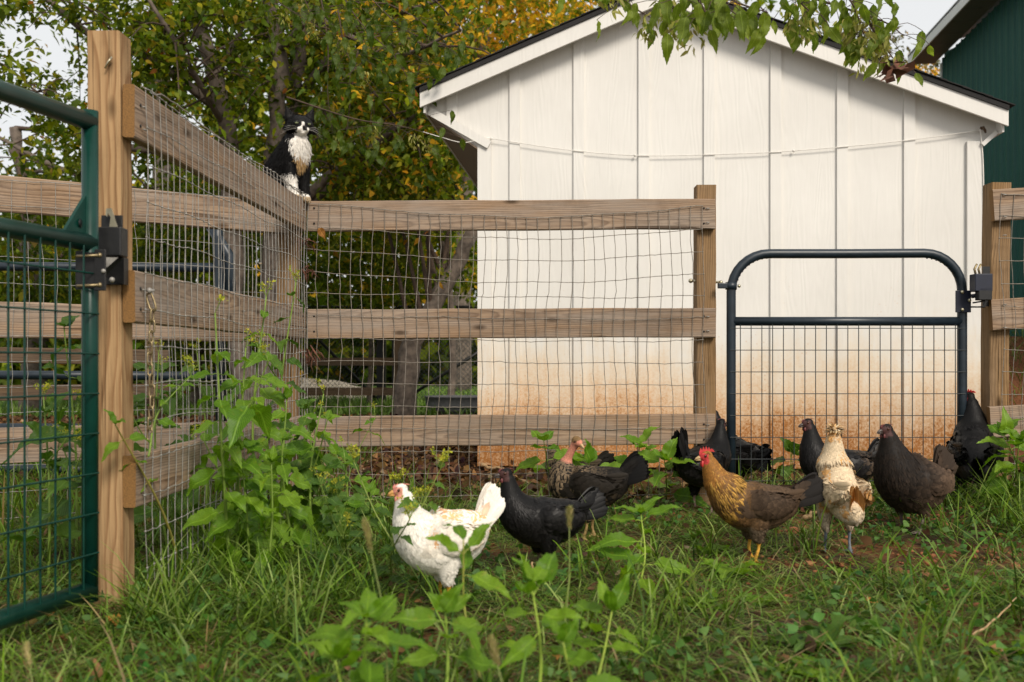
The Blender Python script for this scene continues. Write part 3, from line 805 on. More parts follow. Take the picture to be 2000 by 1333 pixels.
# hinge clamp on the left upright with its eye bolt through the post
mb = MB(); mb.tube([q_(1428, 552), q_(1428, 566)], .0265, 16); mb.box(q_(1412, 559) + V((0, -.006, 0)), (.05, .02, .024), ch=.003); hc = mb.build('hinge_clamp', M['navypaint'], sg)
mb = MB(); mb.ball(q_(1441, 560) + V((0, -.027, 0)), .008, 8, 6); mb.tube([P(1345, 549, 4.64), P(1411, 552, 4.64)], .006, 8); mb.ball(P(1349, 549, 4.64), .011, 6, 5); mb.ball(P(1408, 552, 4.62), .010, 6, 5); mb.build('eye_bolt', M['zinc'], hc)
# latch plate on the right upright
mb = MB(); mb.box(q_(1877, 590) + V((-.002, -.026, 0)), (.068, .012, .100), ch=.002); mb.tube([q_(1892, 580) + V((0, -.03, 0)), q_(1915, 576) + V((0, -.03, 0))], .01, 10); lp_ = mb.build('latch_plate', M['bluelatch'], sg)
for (px, py) in ((1873, 572), (1887, 588), (1873, 606)):
    mb = MB(); mb.ball(q_(px, py) + V((0, -.034, 0)), .0085, 8, 6); mb.build('bolt', M['zinc'], lp_)
l2 = thing('latch', P(1916, 560, 4.5), 'dark blue latch box with two prongs on the post right of the small gate', 'latch')
mb = MB(); mb.box(P(1916, 553, 4.47), (.078, .06, .078), ch=.003); mb.build('box', M['bluelatch'], l2)
mb = MB(); mb.box(P(1921, 575, 4.46), (.06, .04, .055), ch=.003); mb.box(P(1926, 560, 4.5), (.03, .01, .18)); mb.build('bracket', M['blacksteel'], l2)
for px in (1906, 1914):
    mb = MB(); mb.tube([P(px, 538, 4.47), P(px - 3, 526, 4.47), P(px + 2, 516, 4.47)], .005, 6); mb.build('prong', M['brass'], l2)
mb = MB(); mb.tube([P(1896, 600, 4.46), P(1924, 600, 4.46)], .004, 6); mb.tube([P(1900, 592, 4.46), P(1924, 588, 4.46)], .004, 6); mb.build('pin', M['blacksteel'], l2)
# ------------------------------------------------------------------ foliage helpers
def leaf_cloud(c, L, cols, rng, droop=.55, wid=.5, six=True):
    """N leaves at centres c (Nx3): each a small folded pointed blade; returns verts, tris, colours"""
    N = len(c)
    d = rng.normal(0, 1, (N, 3)); d[:, 2] = d[:, 2] * .6 - droop; d /= np.linalg.norm(d, axis=1)[:, None]
    n = rng.normal(0, .55, (N, 3)); n[:, 2] += .8
    s = np.cross(n, d); s /= np.linalg.norm(s, axis=1)[:, None] + 1e-9
    n = np.cross(d, s)
    L = np.asarray(L)[:, None]; W = L * wid * rng.uniform(.75, 1.15, (N, 1)) * .5
    fold = W * rng.uniform(.1, .6, (N, 1)); curl = L * rng.uniform(-.05, .25, (N, 1))
    if six:
        v = np.stack([c, c + d * L * .3 + s * W + n * fold, c + d * L * .3 - s * W + n * fold,
                      c + d * L * .65 + s * W * .75 + n * (fold * .7 - curl * .4), c + d * L * .65 - s * W * .75 + n * (fold * .7 - curl * .4), c + d * L - n * curl], 1)
        f = np.array([[0, 2, 1], [1, 2, 4], [1, 4, 3], [3, 4, 5]])
        k = 6
    else:
        v = np.stack([c, c + d * L * .4 + s * W + n * fold, c + d * L * .4 - s * W + n * fold, c + d * L - n * curl], 1)
        f = np.array([[0, 2, 1], [1, 2, 3]]); k = 4
    F = (np.arange(N)[:, None, None] * k + f[None]).reshape(-1, 3)
    C = np.repeat(cols, k, 0)
    return v.reshape(-1, 3), F, C

def palette(rng, N, pal, w):
    pal = np.array(pal); i = rng.choice(len(pal), N, p=np.array(w) / sum(w))
    return np.clip(pal[i] * rng.uniform(.7, 1.3, (N, 1)) + rng.normal(0, .006, (N, 3)), .003, 1)

GREENS = [(.058, .095, .007), (.105, .150, .010), (.180, .220, .014), (.29, .27, .020)]
YELLOWS = [(.62, .34, .022), (.70, .43, .03), (.50, .23, .02), (.24, .23, .03)]
def clumps(rng, centres, radii, per, flat=.75):
    """leaf positions scattered in ragged clumps"""
    out = []
    for c, r in zip(centres, radii):
        n = max(4, int(per * rng.uniform(.5, 1.4)))
        # a few sprays inside the clump
        ns = max(2, n // 14)
        sc = rng.normal(0, .52, (ns, 3)) * r; sc[:, 2] *= flat
        k = rng.integers(0, ns, n)
        q = np.array(c) + sc[k] + rng.normal(0, .17, (n, 3)) * r
        out.append(q)
    return np.concatenate(out)

def crown(name, parent, leaves, sizes, cols, rng, base, **kw):
    v, f, c = leaf_cloud(leaves, sizes, cols, rng, **kw)
    me = tri_mesh(name, v - np.array(base), f, c)
    o = link(name, me, M['foliage'], parent)
    tag(o, kind='stuff')
    return o

def limb_tube(mb, pts, r0, r1, n=8, res=14, rng=None):
    q = catmull([tuple(p) for p in pts], res)
    if rng is not None: q[1:-1] += rng.normal(0, r0 * .12, q[1:-1].shape)
    mb.tube(q, np.linspace(r0, r1, res) * (1 if rng is None else rng.uniform(.92, 1.08, res)), n)
    return q

def twigs(mb, rng, limbs, count, length, r=.012):
    """side branches off limb polylines; returns their outer points"""
    tips = []
    for _ in range(count):
        l = limbs[rng.integers(len(limbs))]; i = rng.integers(len(l) // 3, len(l)); a = l[i]
        d = rng.normal(0, 1, 3); d[2] = d[2] * .5 + .15; d /= np.linalg.norm(d)
        L = length * rng.uniform(.5, 1.2); m = a + d * L * .5 + np.array([0, 0, .08 * L]); e = a + d * L + np.array([0, 0, -.12 * L])
        q = catmull([a, m, e], 7); mb.tube(q, np.linspace(r, r * .25, 7), 5, False)
        tips += [q[3], q[5], q[6]]
    return np.array(tips)

# ------------------------------------------------------------------ several-trunked maple behind the corner
def big_tree():
    rng = np.random.default_rng(21); Y = 10.8
    base = G(520, 832); base = V((base.x, Y, tz(base.x, Y)))
    t = thing('tree', base, 'tall grey tree with several trunks rising behind the cat and the corner post', 'tree')
    limbs = []
    spec = [([(505, 845, Y), (470, 700, Y), (455, 520, Y - .1), (447, 290, Y - .2), (418, 150, Y - .3), (385, 30, Y - .2), (345, -120, Y), (300, -320, Y)], .135, .05),
            ([(520, 845, Y + .2), (525, 600, Y + .2), (538, 300, Y + .1), (545, 130, Y), (532, 20, Y), (500, -120, Y), (480, -350, Y)], .13, .045),
            ([(535, 845, Y + .3), (548, 600, Y + .4), (553, 340, Y + .4), (572, 190, Y + .4), (600, 60, Y + .3), (640, -80, Y + .2), (700, -280, Y)], .12, .04)]
    for pts, a, b in spec:
        mb = MB(); limbs.append(limb_tube(mb, [P(*p) for p in pts], a, b, 10, 22, rng)); mb.build('trunk', M['bark'], t)
    br = [([(430, 215, Y - .2), (300, 120, Y - .6), (180, 70, Y - 1), (85, -10, Y - 1.2)], .055, .025), ([(446, 330, Y - .2), (330, 300, Y - .8), (200, 275, Y - 1.3), (110, 215, Y - 1.6), (20, 180, Y - 1.8)], .05, .018),
          ([(450, 400, Y), (300, 380, Y + .8), (120, 330, Y + 1.2), (-60, 240, Y + 1.5)], .05, .02), ([(582, 420, Y + .4), (680, 330, Y), (760, 260, Y - .4), (830, 215, Y - .6)], .06, .02),
          ([(590, 180, Y + .4), (690, 60, Y), (800, 20, Y - .5), (960, -40, Y - .6)], .05, .016), ([(545, 100, Y), (620, 40, Y - .8), (760, 110, Y - 1.4), (900, 60, Y - 2)], .04, .012),
          ([(418, 150, Y - .3), (470, 60, Y + .3), (520, -60, Y + .5)], .04, .015), ([(445, 260, Y), (400, 180, Y - .8), (330, 60, Y - 1.4), (250, -60, Y - 1.6)], .04, .014), ([(590, 400, Y), (640, 345, Y - .2), (700, 300, Y - .2), (800, 240, Y - .4)], .07, .02)]
    for pts, a, b in br:
        mb = MB(); limbs.append(limb_tube(mb, [P(*p) for p in pts], a, b, 7, 14, rng)); mb.build('limb', M['bark'], t)
    mb = MB(); tips = twigs(mb, rng, limbs, 190, 1.0); tag(mb.build('twigs', M['twig'], t), kind='stuff')
    tips = tips[rng.permutation(len(tips))]
    # crown: clumps round the twig tips plus a looser shell
    cs = [tips[:430]]
    ex = np.array([P(x, y, yy) for x, y, yy in zip(rng.uniform(230, 960, 190), rng.uniform(-420, 330, 190), rng.uniform(9.2, 13, 190))])
    ex2 = np.array([P(x, y, yy) for x, y, yy in zip(rng.uniform(-350, 260, 52), rng.uniform(-300, 420, 52), rng.uniform(9, 12.5, 52))])
    c = np.concatenate(cs + [ex, ex2])
    L = clumps(rng, c, rng.uniform(.22, .48, len(c)), 62)
    # thin the crown over the bright sky gap at the upper left
    px = 1000 + L[:, 0] / L[:, 1] * F_PX; py = HORIZON - (L[:, 2] - CAM_Z) / L[:, 1] * F_PX
    keep = rng.uniform(0, 1, len(L)) > .93 * np.exp(-((px - 115) / 85) ** 2 - ((py - 100) / 62) ** 2) 
    keep &= rng.uniform(0, 1, len(L)) > .75 * np.exp(-((px - 130) / 60) ** 2 - ((py - 205) / 40) ** 2)
    keep &= ~((px > 365) & (px < 640) & (py > 40) & (py < 420) & (L[:, 1] < 10.7) & (rng.uniform(0, 1, len(L)) < .8))
    keep &= rng.uniform(0, 1, len(L)) < np.where(px < 270, .80, 1.0)
    L = L[keep]
    cols = palette(rng, len(L), GREENS + [(.34, .23, .03), (.32, .12, .025)], [4, 5, 3, 1.2, .35, .15])
    ppx = 1000 + L[:, 0] / L[:, 1] * F_PX; ym = rng.uniform(0, 1, len(L)) < .20 * sstep(480, 850, ppx); cols[ym] = palette(rng, int(ym.sum()), YELLOWS, [2, 2, 1, 3])
    crown('crown', t, L, rng.uniform(.06, .115, len(L)), cols, rng, base)
big_tree()

def simple_tree(label, px, Y, trunk_px, r0, crown_box, n, per, rad, size, pal, w, seed, group='trees behind the fence', six=False, extra_branch=30):
    """trunk polyline in photo pixels at depth Y, crown in a box (px0, px1, py0, py1, depth spread)"""
    rng = np.random.default_rng(seed)
    bp = P(trunk_px[0][0], trunk_px[0][1], Y)
    base = V((bp.x, Y, tz(bp.x, Y)))
    t = thing('tree', base, label, 'tree', group)
    mb = MB(); pts = [V((bp.x, Y, base.z - .1))] + [P(a, b, Y) for a, b in trunk_px[1:]]
    l = limb_tube(mb, pts, r0, r0 * .45, 10, 20, rng); mb.build('trunk', M['bark'], t)
    x0, x1, y0, y1, ds = crown_box
    # crown centres in an ellipsoid inside the box
    u = rng.normal(0, 1, (n, 3)); u /= np.linalg.norm(u, axis=1)[:, None]; u *= rng.uniform(.25, 1, (n, 1)) ** .5
    c = np.array([P((x0 + x1) / 2 + (x1 - x0) / 2 * a, (y0 + y1) / 2 + (y1 - y0) / 2 * b, Y + ds * d) for a, d, b in u])
    mb = MB()
    for k in rng.integers(0, n, 9):
        a = l[rng.integers(6, len(l))]; e = c[k]; m = (a + e) / 2 + np.array([0, 0, .15 * np.linalg.norm(e - a)])
        mb.tube(catmull([a, m, e], 8), np.linspace(min(.035, r0 * .22), .008, 8), 5, False)
    tag(mb.build('branches', M['twig'], t), kind='stuff')
    L = clumps(rng, c, rng.uniform(rad * .6, rad * 1.3, n), per)
    cols = palette(rng, len(L), pal, w)
    crown('crown', t, L, rng.uniform(size * .7, size * 1.35, len(L)), cols, rng, base, six=six)

simple_tree('leaning grey trunked tree between the corner post and the white shed', 795, 12.4, [(790, 808), (800, 700), (822, 640), (880, 540), (925, 450), (960, 300)], .15, (600, 940, 100, 420, 1.6), 60, 90, .5, .11,
            GREENS + YELLOWS[:2], [3, 4, 4, 3, .5, .3], 31)
simple_tree('golden yellow autumn tree glowing above the left slope of the shed roof', 900, 22, [(900, 770), (905, 500), (920, 250), (950, 50)], .22, (700, 1180, -200, 290, 2.2), 150, 110, .85, .15,
            YELLOWS + GREENS[1:], [4, 4, 2, 2, 2, 2, 2], 32)
simple_tree('far grey green tree showing above the right slope of the shed roof', 1640, 24, [(1640, 770), (1645, 500), (1650, 250), (1655, 60)], .2, (1470, 1830, 35, 330, 1.8), 75, 80, .75, .15,
            [(.09, .10, .05), (.12, .12, .055), (.16, .14, .06), (.34, .2, .04)], [3, 3, 2, .6], 33)
simple_tree('small yellow tree between the shed roof and the green barn', 1800, 26, [(1800, 770), (1805, 500), (1810, 250)], .15, (1730, 1850, 110, 330, 1.2), 34, 70, .6, .15, YELLOWS + GREENS[2:3], [4, 4, 2, 1, 1], 34)
simple_tree('dark green tree filling the gap left of the yellow gate post', 60, 14, [(60, 800), (70, 600), (50, 400), (30, 250)], .17, (-300, 420, 300, 640, 2.4), 110, 85, .62, .13, GREENS + [(.3, .2, .03)], [5, 4, 2, 1, .25], 35)
simple_tree('dense dark bush behind the left fence under the several trunked tree', 380, 15, [(380, 800), (385, 700), (380, 600)], .1, (180, 640, 330, 760, 1.5), 100, 90, .55, .12, GREENS + [(.36, .2, .03)], [5, 4, 2, 1, .3], 36)
simple_tree('yellow green shrubby tree behind the back fence left of the shed', 720, 15.5, [(720, 790), (725, 650), (730, 520)], .04, (560, 960, 330, 600, 1.6), 85, 85, .5, .115, GREENS + YELLOWS[:2], [2.5, 4, 4, 3, .5, .4], 37)
simple_tree('tall dim tree rising behind the several trunked tree at the top left', 300, 17, [(300, 790), (310, 500), (320, 250), (310, 50), (320, -150)], .2, (140, 760, -380, 330, 2.5), 62, 75, .8, .14, GREENS + [(.36, .22, .03)], [4, 4, 2, 1, .25], 38)
simple_tree('green tree standing just left of the shed eave', 800, 14, [(880, 795), (885, 650), (870, 500), (835, 300)], .06, (640, 960, -60, 470, 1.6), 58, 70, .45, .11, GREENS + YELLOWS[:2], [2, 4, 4, 3, 1, .6], 39)

# far woodland closing the view
def woods():
    rng = np.random.default_rng(44); N = 62000
    Y = rng.uniform(30, 40, N); px = rng.uniform(-700, 1500, N)
    topz = 5.2 + 7.5 * sstep(200, 560, px) + 1.2 * np.sin(px * .013) + .7 * np.sin(px * .041 + 2)
    z = rng.uniform(-.1, 1, N) * topz; lowm = rng.uniform(0, 1, N) < .3; z[lowm] = rng.uniform(-.2, 2.4, lowm.sum())
    c = np.stack([(px - 1000) / F_PX * Y, Y, z], 1)
    k = rng.integers(0, N // 25, N); c += rng.normal(0, .5, (N // 25, 3))[k]
    cols = palette(rng, N, GREENS + YELLOWS[:2], [5, 5, 3, 1.5, .4, .3])
    v, f, cc = leaf_cloud(c, rng.uniform(.3, .6, N), cols, rng, six=False, wid=.7)
    o = link('woods', tri_mesh('woods', v, f, cc), M['foliage']); tag(o, 'far green and gold woodland closing the view behind the fences', 'woodland', kind='stuff')
woods()

# ------------------------------------------------------------------ hanging branch sprays with single leaves
def leaf_mesh(name, wid=.30, teeth=7, fold=.14, droop=.28, twist=.0, lobes=0.0, seed=0, seg=20, tooth=1.0):
    rng = np.random.default_rng(seed)
    vv = []; uv = []
    for i in range(seg + 1):
        t = i / seg
        w = wid * (math.sin(math.pi * min(1, t ** .74)) ** 1.05) * (1 - .22 * t) if 0 < t < 1 else 0
        w *= 1 + (.055 if i % 2 else -.035) * tooth * (teeth > 0)
        if lobes: w *= 1 + lobes * math.sin(t * math.pi * 7)
        zc = -droop * t * t + .05 * math.sin(t * 9 + seed)
        yc = twist * t * t
        for s in (-1, -.5, 0, .5, 1):
            wv = .025 * math.sin(7 * t * math.pi + s * 2 + seed) * abs(s)
            vv.append((t + (.028 * abs(s) ** 2 if i % 2 else 0) * (teeth > 0), yc + s * w, zc + abs(s) * w * fold * 2.2 + wv)); uv.append((t, .5 + s * w / (2 * wid)))
    ff = []
    for i in range(seg):
        for j in range(4):
            a = i * 5 + j; ff.append((a, a + 5, a + 6, a + 1))
    me = bpy.data.meshes.new(name); me.from_pydata(vv, [], ff)
    me.polygons.foreach_set('use_smooth', [True] * len(ff))
    ul = me.uv_layers.new(name='UVMap')
    for lp in me.loops: ul.data[lp.index].uv = uv[lp.vertex_index]
    bm = bmesh.new(); bm.from_mesh(me); bmesh.ops.remove_doubles(bm, verts=bm.verts, dist=1e-5); bm.to_mesh(me); bm.free()
    return me

M['leafB'] = leafmat('branch leaf', (.09, .14, .015), (.20, .26, .035), .5, .42)
M['leafD'] = leafmat('dark branch leaf', (.030, .062, .006), (.085, .125, .012), .45, .4)
M['leafY'] = leafmat('young bright leaf', (.085, .19, .007), (.19, .32, .018), .40, .42)
M['leafG'] = leafmat('weed leaf', (.075, .18, .008), (.17, .29, .020), .40, .42)
M['leafS'] = leafmat('shade weed leaf', (.035, .090, .008), (.085, .165, .018), .45, .33)
M['leafO'] = leafmat('dry orange leaf', (.24, .10, .02), (.45, .20, .04), .7, .2)
M['deadbrown'] = paint('dead brown leaves', (.11, .042, .022), .85, var=.5, scale=40, bumpy=.5)
def leafset(prefix, mat, **kw):
    out_ = []
    for k, (dr, tw, fo) in enumerate(((.18, .05, .10), (.42, -.08, .16), (.08, .1, .22), (.62, .02, .12))):
        me = leaf_mesh('leaf', droop=dr, twist=tw, fold=fo, seed=k, **kw); me.materials.append(M[mat]); out_.append(me)
    return out_
LS = {k: leafset(k, k, wid=.24) for k in ('leafB', 'leafD')}
LS.update({k: leafset(k, k, wid=w_) for k, w_ in (('leafY', .23), ('leafG', .31), ('leafS', .33))})
LOBE = leafset('lobe', 'leafG', wid=.30, lobes=.42, seg=20)
LOBES = leafset('lobes', 'leafS', wid=.30, lobes=.42, seg=20)
DRY = leafset('dry', 'leafO', wid=.34)

def place_leaf(me, parent, pos, d, nrm, L, name='leaf'):
    """leaf with its base at pos (parent space), blade along d"""
    d = V(d).normalized(); nrm = V(nrm); y = nrm.cross(d)
    if y.length < 1e-4: y = V((1, 0, 0)).cross(d)
    y.normalize(); z = d.cross(y)
    o = bpy.data.objects.new(name, me); col.objects.link(o); o.parent = parent
    o.rotation_mode = 'QUATERNION'; o.rotation_quaternion = Matrix((d, y, z)).transposed().to_quaternion()
    o.location = pos; o.scale = (L, L, L)
    return o

samara_me = None
def samara_cluster(parent, pos, rng, n=22, length=.11, mat=None):
    """hanging bunch of winged seeds"""
    c = np.array(pos) + np.stack([rng.normal(0, .02, n), rng.normal(0, .02, n), -rng.uniform(0, length, n)], 1)
    cols = palette(rng, n, [(.26, .27, .06), (.33, .32, .10), (.22, .20, .05)], [1, 1, .5])
    v, f, cc = leaf_cloud(c, rng.uniform(.028, .042, n), cols, rng, droop=1.6, wid=.32)
    o = link('seed_cluster', tri_mesh('seed_cluster', v, f, cc), M['foliage'], parent); tag(o, kind='stuff')

def spray(label, twig_px, Y, nleaf, Lr, kind, seed, clusters=0, extra=(), group=None, spread=.12):
    """hanging branch: main twig through photo pixels at depth Y, leaves hanging from it"""
    rng = np.random.default_rng(seed)
    pts = [[P(a, b, Y + dy) for a, b, dy in seg] for seg in twig_px]
    base = pts[0][0]
    t = thing('branch', base, label, 'branch', group)
    mb = MB(); qs = []
    for p in pts:
        q = catmull([tuple(x) for x in p], 16); qs.append(q); mb.tube(q, np.linspace(.0055, .0016, 16), 6)
    lv = []
    for _ in range(nleaf):
        q = qs[rng.integers(len(qs))]; a = q[rng.integers(2, 16)]
        off = rng.normal(0, 1, 3) * spread * np.array([1, .8, .35]); off[2] -= abs(rng.normal(0, spread * .35))
        e = a + off
        mb.tube(catmull([a, (a + e) / 2 + np.array([0, 0, .02]), e], 5), .0011, 4, False)
        d = V((rng.normal(0, .35), rng.normal(0, .35), -1)); lv.append((e, d))
    mb.build('twig', M['twig'], t)
    b = np.array(base)
    for e, d in lv:
        nr = V((rng.normal(0, .5), -1, rng.normal(0, .4)))
        place_leaf(LS[kind][rng.integers(4)], t, V(e - b), d, nr, rng.uniform(*Lr))
    for _ in range(clusters):
        q = qs[rng.integers(len(qs))]; a = q[rng.integers(4, 16)] - b
        samara_cluster(t, a + np.array([rng.normal(0, .03), rng.normal(0, .03), -.01]), rng, 26, .10)
    return t
spray('hanging leafy branch with pale seed bunches over the shed\'s gable peak', [[(1170, -60, 0), (1225, 5, 0), (1280, 40, .1)], [(1200, -40, .1), (1300, 0, 0), (1320, 30, 0)]], 3.3, 24, (.05, .08), 'leafB', 61, 5, spread=.055)
spray('hanging branch of long green leaves right of the shed\'s gable peak', [[(1300, -60, 0), (1390, -5, 0), (1440, 30, 0)], [(1350, -60, .1), (1430, 0, .1), (1500, 25, .1)], [(1340, -40, 0), (1370, 10, 0), (1385, 40, 0)]], 3.0, 46, (.055, .095), 'leafB', 62, 1, spread=.06)
br3 = spray('thick hanging branch with a dead brown leaf clump over the right roof slope', [[(1480, -50, .1), (1600, 0, .1), (1720, 40, 0), (1765, 70, 0)], [(1540, -50, 0), (1560, 0, 0), (1590, 30, 0)], [(1600, -60, 0), (1660, 0, 0), (1690, 75, 0)], [(1690, 30, 0), (1720, 80, 0), (1745, 115, 0)]], 3.4, 80, (.05, .08), 'leafB', 63, 11, spread=.075)
rng1 = np.random.default_rng(4)
mb = MB()
for k in range(16):
    c = P(1745 + rng1.normal(0, 13), 132 + rng1.normal(0, 9), 3.35 + rng1.normal(0, .02))
    a, b_ = rng1.normal(0, .022, 3), rng1.normal(0, .022, 3)
    mb.add([c, c + V(a), c + V(a + b_), c + V(b_) + V((0, 0, -.01))], [(0, 1, 2), (0, 2, 3)])
mb.build('dead_leaf_clump', M['deadbrown'], br3)
spray('near hanging branch of dark green leaves left of the shed eave', [[(640, -60, 0), (700, 40, 0), (770, 110, 0), (800, 160, 0)], [(690, -40, .2), (780, 50, .2), (860, 90, .2)], [(660, 20, 0), (680, 110, 0), (740, 190, 0)], [(620, -40, .3), (640, 80, .3), (640, 180, .3), (650, 260, .3)], [(560, 190, -.2), (690, 232, -.2), (780, 246, -.22), (850, 266, -.22)]], 6.4, 135, (.075, .115), 'leafD', 64, 8, spread=.2)
spray('near hanging branch of dark green leaves at the top above the cat', [[(470, -80, 0), (540, 0, 0), (600, 40, 0)], [(560, -60, .1), (600, 10, .1), (610, 50, .1)]], 6.6, 46, (.07, .11), 'leafD', 65, 5, spread=.2)

# ------------------------------------------------------------------ things in the far yard
def far_yard():
    # plain timber fence with a post, seen through the wire
    Y = 13.7
    f2 = thing('fence', P(785, 805, Y), 'far two rail brown timber fence seen through the wire left of the shed', 'fence')
    for py in (707, 765): board('rail', P(470, py, Y), P(783, py + 0, Y), .11, .04, M['dullwood'], f2, 70 + py)
    board('post', P(778, 812, Y + .06), P(778, 640, Y + .06), .11, .11, M['dullwood'], f2, 75, up=V((0, 1, 0)))
    # black tube and chain link gates with diagonal braces
    for (x0, x1, lab, sd) in ((560, 745, 'far black chain link gate with a diagonal brace left of the far post', 1), (775, 1010, 'far black chain link gate with a rising brace partly hidden by the shed', -1)):
        Yg = 16.0
        g = thing('gate', P((x0 + x1) / 2, 792, Yg), lab, 'gate')
        q = lambda a, b: P(a, b, Yg)
        mb = MB(); mb.tube([q(x0, 792), q(x0, 600), q(x1, 600), q(x1, 792), q(x0, 792)], .03, 8); mb.build('frame', M['blacksteel'], g)
        mb = MB(); mb.tube([q(x0, 600), q(x1, 790)] if sd > 0 else [q(x0, 790), q(x1, 640)], .028, 8); mb.build('brace', M['blacksteel'], g)
        mb = MB(); mb.box(q(x1 if sd > 0 else x0, 720), (.14, .14, 1.4)); mb.build('post', M['blacksteel'], g)
        mb = MB(); k = x0
        while k < x1 + 190:
            for (dx) in (190, -190):
                a0, b0 = (k, 600) if dx < 0 else (k - 190, 600)
                a1, b1 = a0 + dx, 790
                # clip to the frame
                lo, hi = 0.0, 1.0
                for lim, sgn in ((x0, 1), (x1, -1)):
                    ta = (lim - a0) / (a1 - a0)
                    if (a1 - a0) * sgn > 0: lo = max(lo, ta)
                    else: hi = min(hi, ta)
                if lo < hi - .02: mb.tube([q(a0 + (a1 - a0) * lo, b0 + (b1 - b0) * lo), q(a0 + (a1 - a0) * hi, b0 + (b1 - b0) * hi)], .0035, 3, False)
            k += 9
        tag(mb.build('chain_link', M['darkwire'], g), kind='stuff')
    # galvanised stock tank
    Yt = 13.0; c = P(905, 812, Yt); a, b_, h = .50, .36, .25
    st = thing('stock_tank', (c.x, Yt, c.z), 'low dark grey oval stock tank beside the foot of the shed', 'tank')
    n = 40; mb = MB(); ring = []
    prof = [(.94, 0), (.955, .06), (.975, .062), (.965, .1), (.985, .16), (1.0, .235), (1.03, .24), (1.03, .255), (.99, .255), (.96, .05), (0.01, .05)]
    for (k, z) in prof: ring += [(c.x + a * k * math.cos(t_), Yt + b_ * k * math.sin(t_), c.z + z * h / .25) for t_ in np.arange(n) * 2 * math.pi / n]
    mb.add(ring, [(i * n + j, i * n + (j + 1) % n, (i + 1) * n + (j + 1) % n, (i + 1) * n + j) for i in range(len(prof) - 1) for j in range(n)], None, True)
    mb.build('tub', paint('grey tank', (.10, .10, .105), .6, var=.2), st)
    mb = MB(); mb.add([(c.x + a * .97 * math.cos(t_), Yt + b_ * .97 * math.sin(t_), c.z + .20) for t_ in np.arange(n) * 2 * math.pi / n], [tuple(range(n))]); mb.build('water', paint('dark water', (.02, .025, .02), .08), st)
    # sand heap
    rng = np.random.default_rng(8); Ys = 19.0; c = P(590, 786, Ys); vv = []; nr, na = 14, 48
    for i in range(nr + 1):
        for j in range(na):
            r = i / nr; t_ = 2 * math.pi * j / na
            rr = r * (1 + .15 * math.sin(3 * t_ + 1) + .08 * math.sin(7 * t_))
            z = .42 * (1 - r ** 1.5) * (1 + .2 * math.sin(5 * t_ + 4 * r)) + rng.normal(0, .012)
            vv.append((c.x + 1.9 * rr * math.cos(t_), Ys + 1.2 * rr * math.sin(t_), c.z - .03 + max(0, z)))
    mb = MB(); mb.add(vv, [(i * na + j, i * na + (j + 1) % na, (i + 1) * na + (j + 1) % na, (i + 1) * na + j) for i in range(nr) for j in range(na)], None, True)
    single('sand_heap', mb, paint('pale sand', (.62, .53, .40), .95, var=.15, scale=8, bumpy=.5), (c.x, Ys, c.z), 'low heap of pale sand lying beyond the far timber fence', 'sand heap')
    # dark tube gates leaning behind the left fence
    Yd = 5.6
    dg = thing('gate', P(200, 880, Yd), 'dark navy tube gate standing behind the left fence', 'gate')
    q = lambda a, b, d=0: P(a, b, Yd + d)
    for y0, x1 in ((523, 425), (735, 425), (838, 425), (918, 425)):
        mb = MB(); mb.tube([q(-360, y0 - 4), q(x1, y0)], .026, 10); mb.build('tube_rail', M['navypaint'], dg)
    mb = MB(); mb.tube([q(425, 432), q(425, 470), q(430, 560), q(432, 935)], .03, 10); mb.build('upright', M['navypaint'], dg)
    mb = MB(); mb.tube([q(-350, 440), q(-350, 930)], .03, 10); mb.build('upright', M['navypaint'], dg)
    mb = MB(); mb.tube([q(410, 440), q(448, 500), q(452, 640)], .03, 10); mb.build('brace', M['navypaint'], dg)
    # boards of an old trough behind it
    tr = thing('trough', P(80, 860, 6.6), 'dark weathered plank trough behind the left fence', 'trough')
    for k, (a, b_, yy) in enumerate(((690, 700, 6.4), (770, 765, 6.5), (845, 845, 6.6))): board('plank', P(-200, a, yy), P(330, b_, yy), .10, .03, M['dullwood'], tr, 80 + k)
    for x in (-150, 300): board('leg', P(x, 905, 6.7), P(x, 660, 6.7), .08, .08, M['dullwood'], tr, 90 + abs(x), up=V((0, 1, 0)))
far_yard()
# ------------------------------------------------------------------ animals
def loft(st, n=16, res=30, side0=(0, 1, 0)):
    """closed tube through stations (x, y, z, half width, half height)"""
    q = catmull(st, res); p, w, h = q[:, :3], np.maximum(q[:, 3], .0015), np.maximum(q[:, 4], .0015)
    t = np.gradient(p, axis=0); t /= np.linalg.norm(t, axis=1)[:, None] + 1e-12
    sd = np.array(side0, float); vv = []; fr = []
    a = np.arange(n) * 2 * math.pi / n
    for i in range(res):
        sd = sd - t[i] * sd.dot(t[i]); sd /= np.linalg.norm(sd); up = np.cross(t[i], sd)
        vv.append(p[i] + np.cos(a)[:, None] * sd * w[i] + np.sin(a)[:, None] * up * h[i]); fr.append(t[i])
    vv = np.concatenate(vv)
    ff = [(i * n + k, i * n + (k + 1) % n, (i + 1) * n + (k + 1) % n, (i + 1) * n + k) for i in range(res - 1) for k in range(n)]
    ff += [tuple(range(n - 1, -1, -1)), tuple((res - 1) * n + k for k in range(n))]
    return vv, ff, p, np.array(fr)

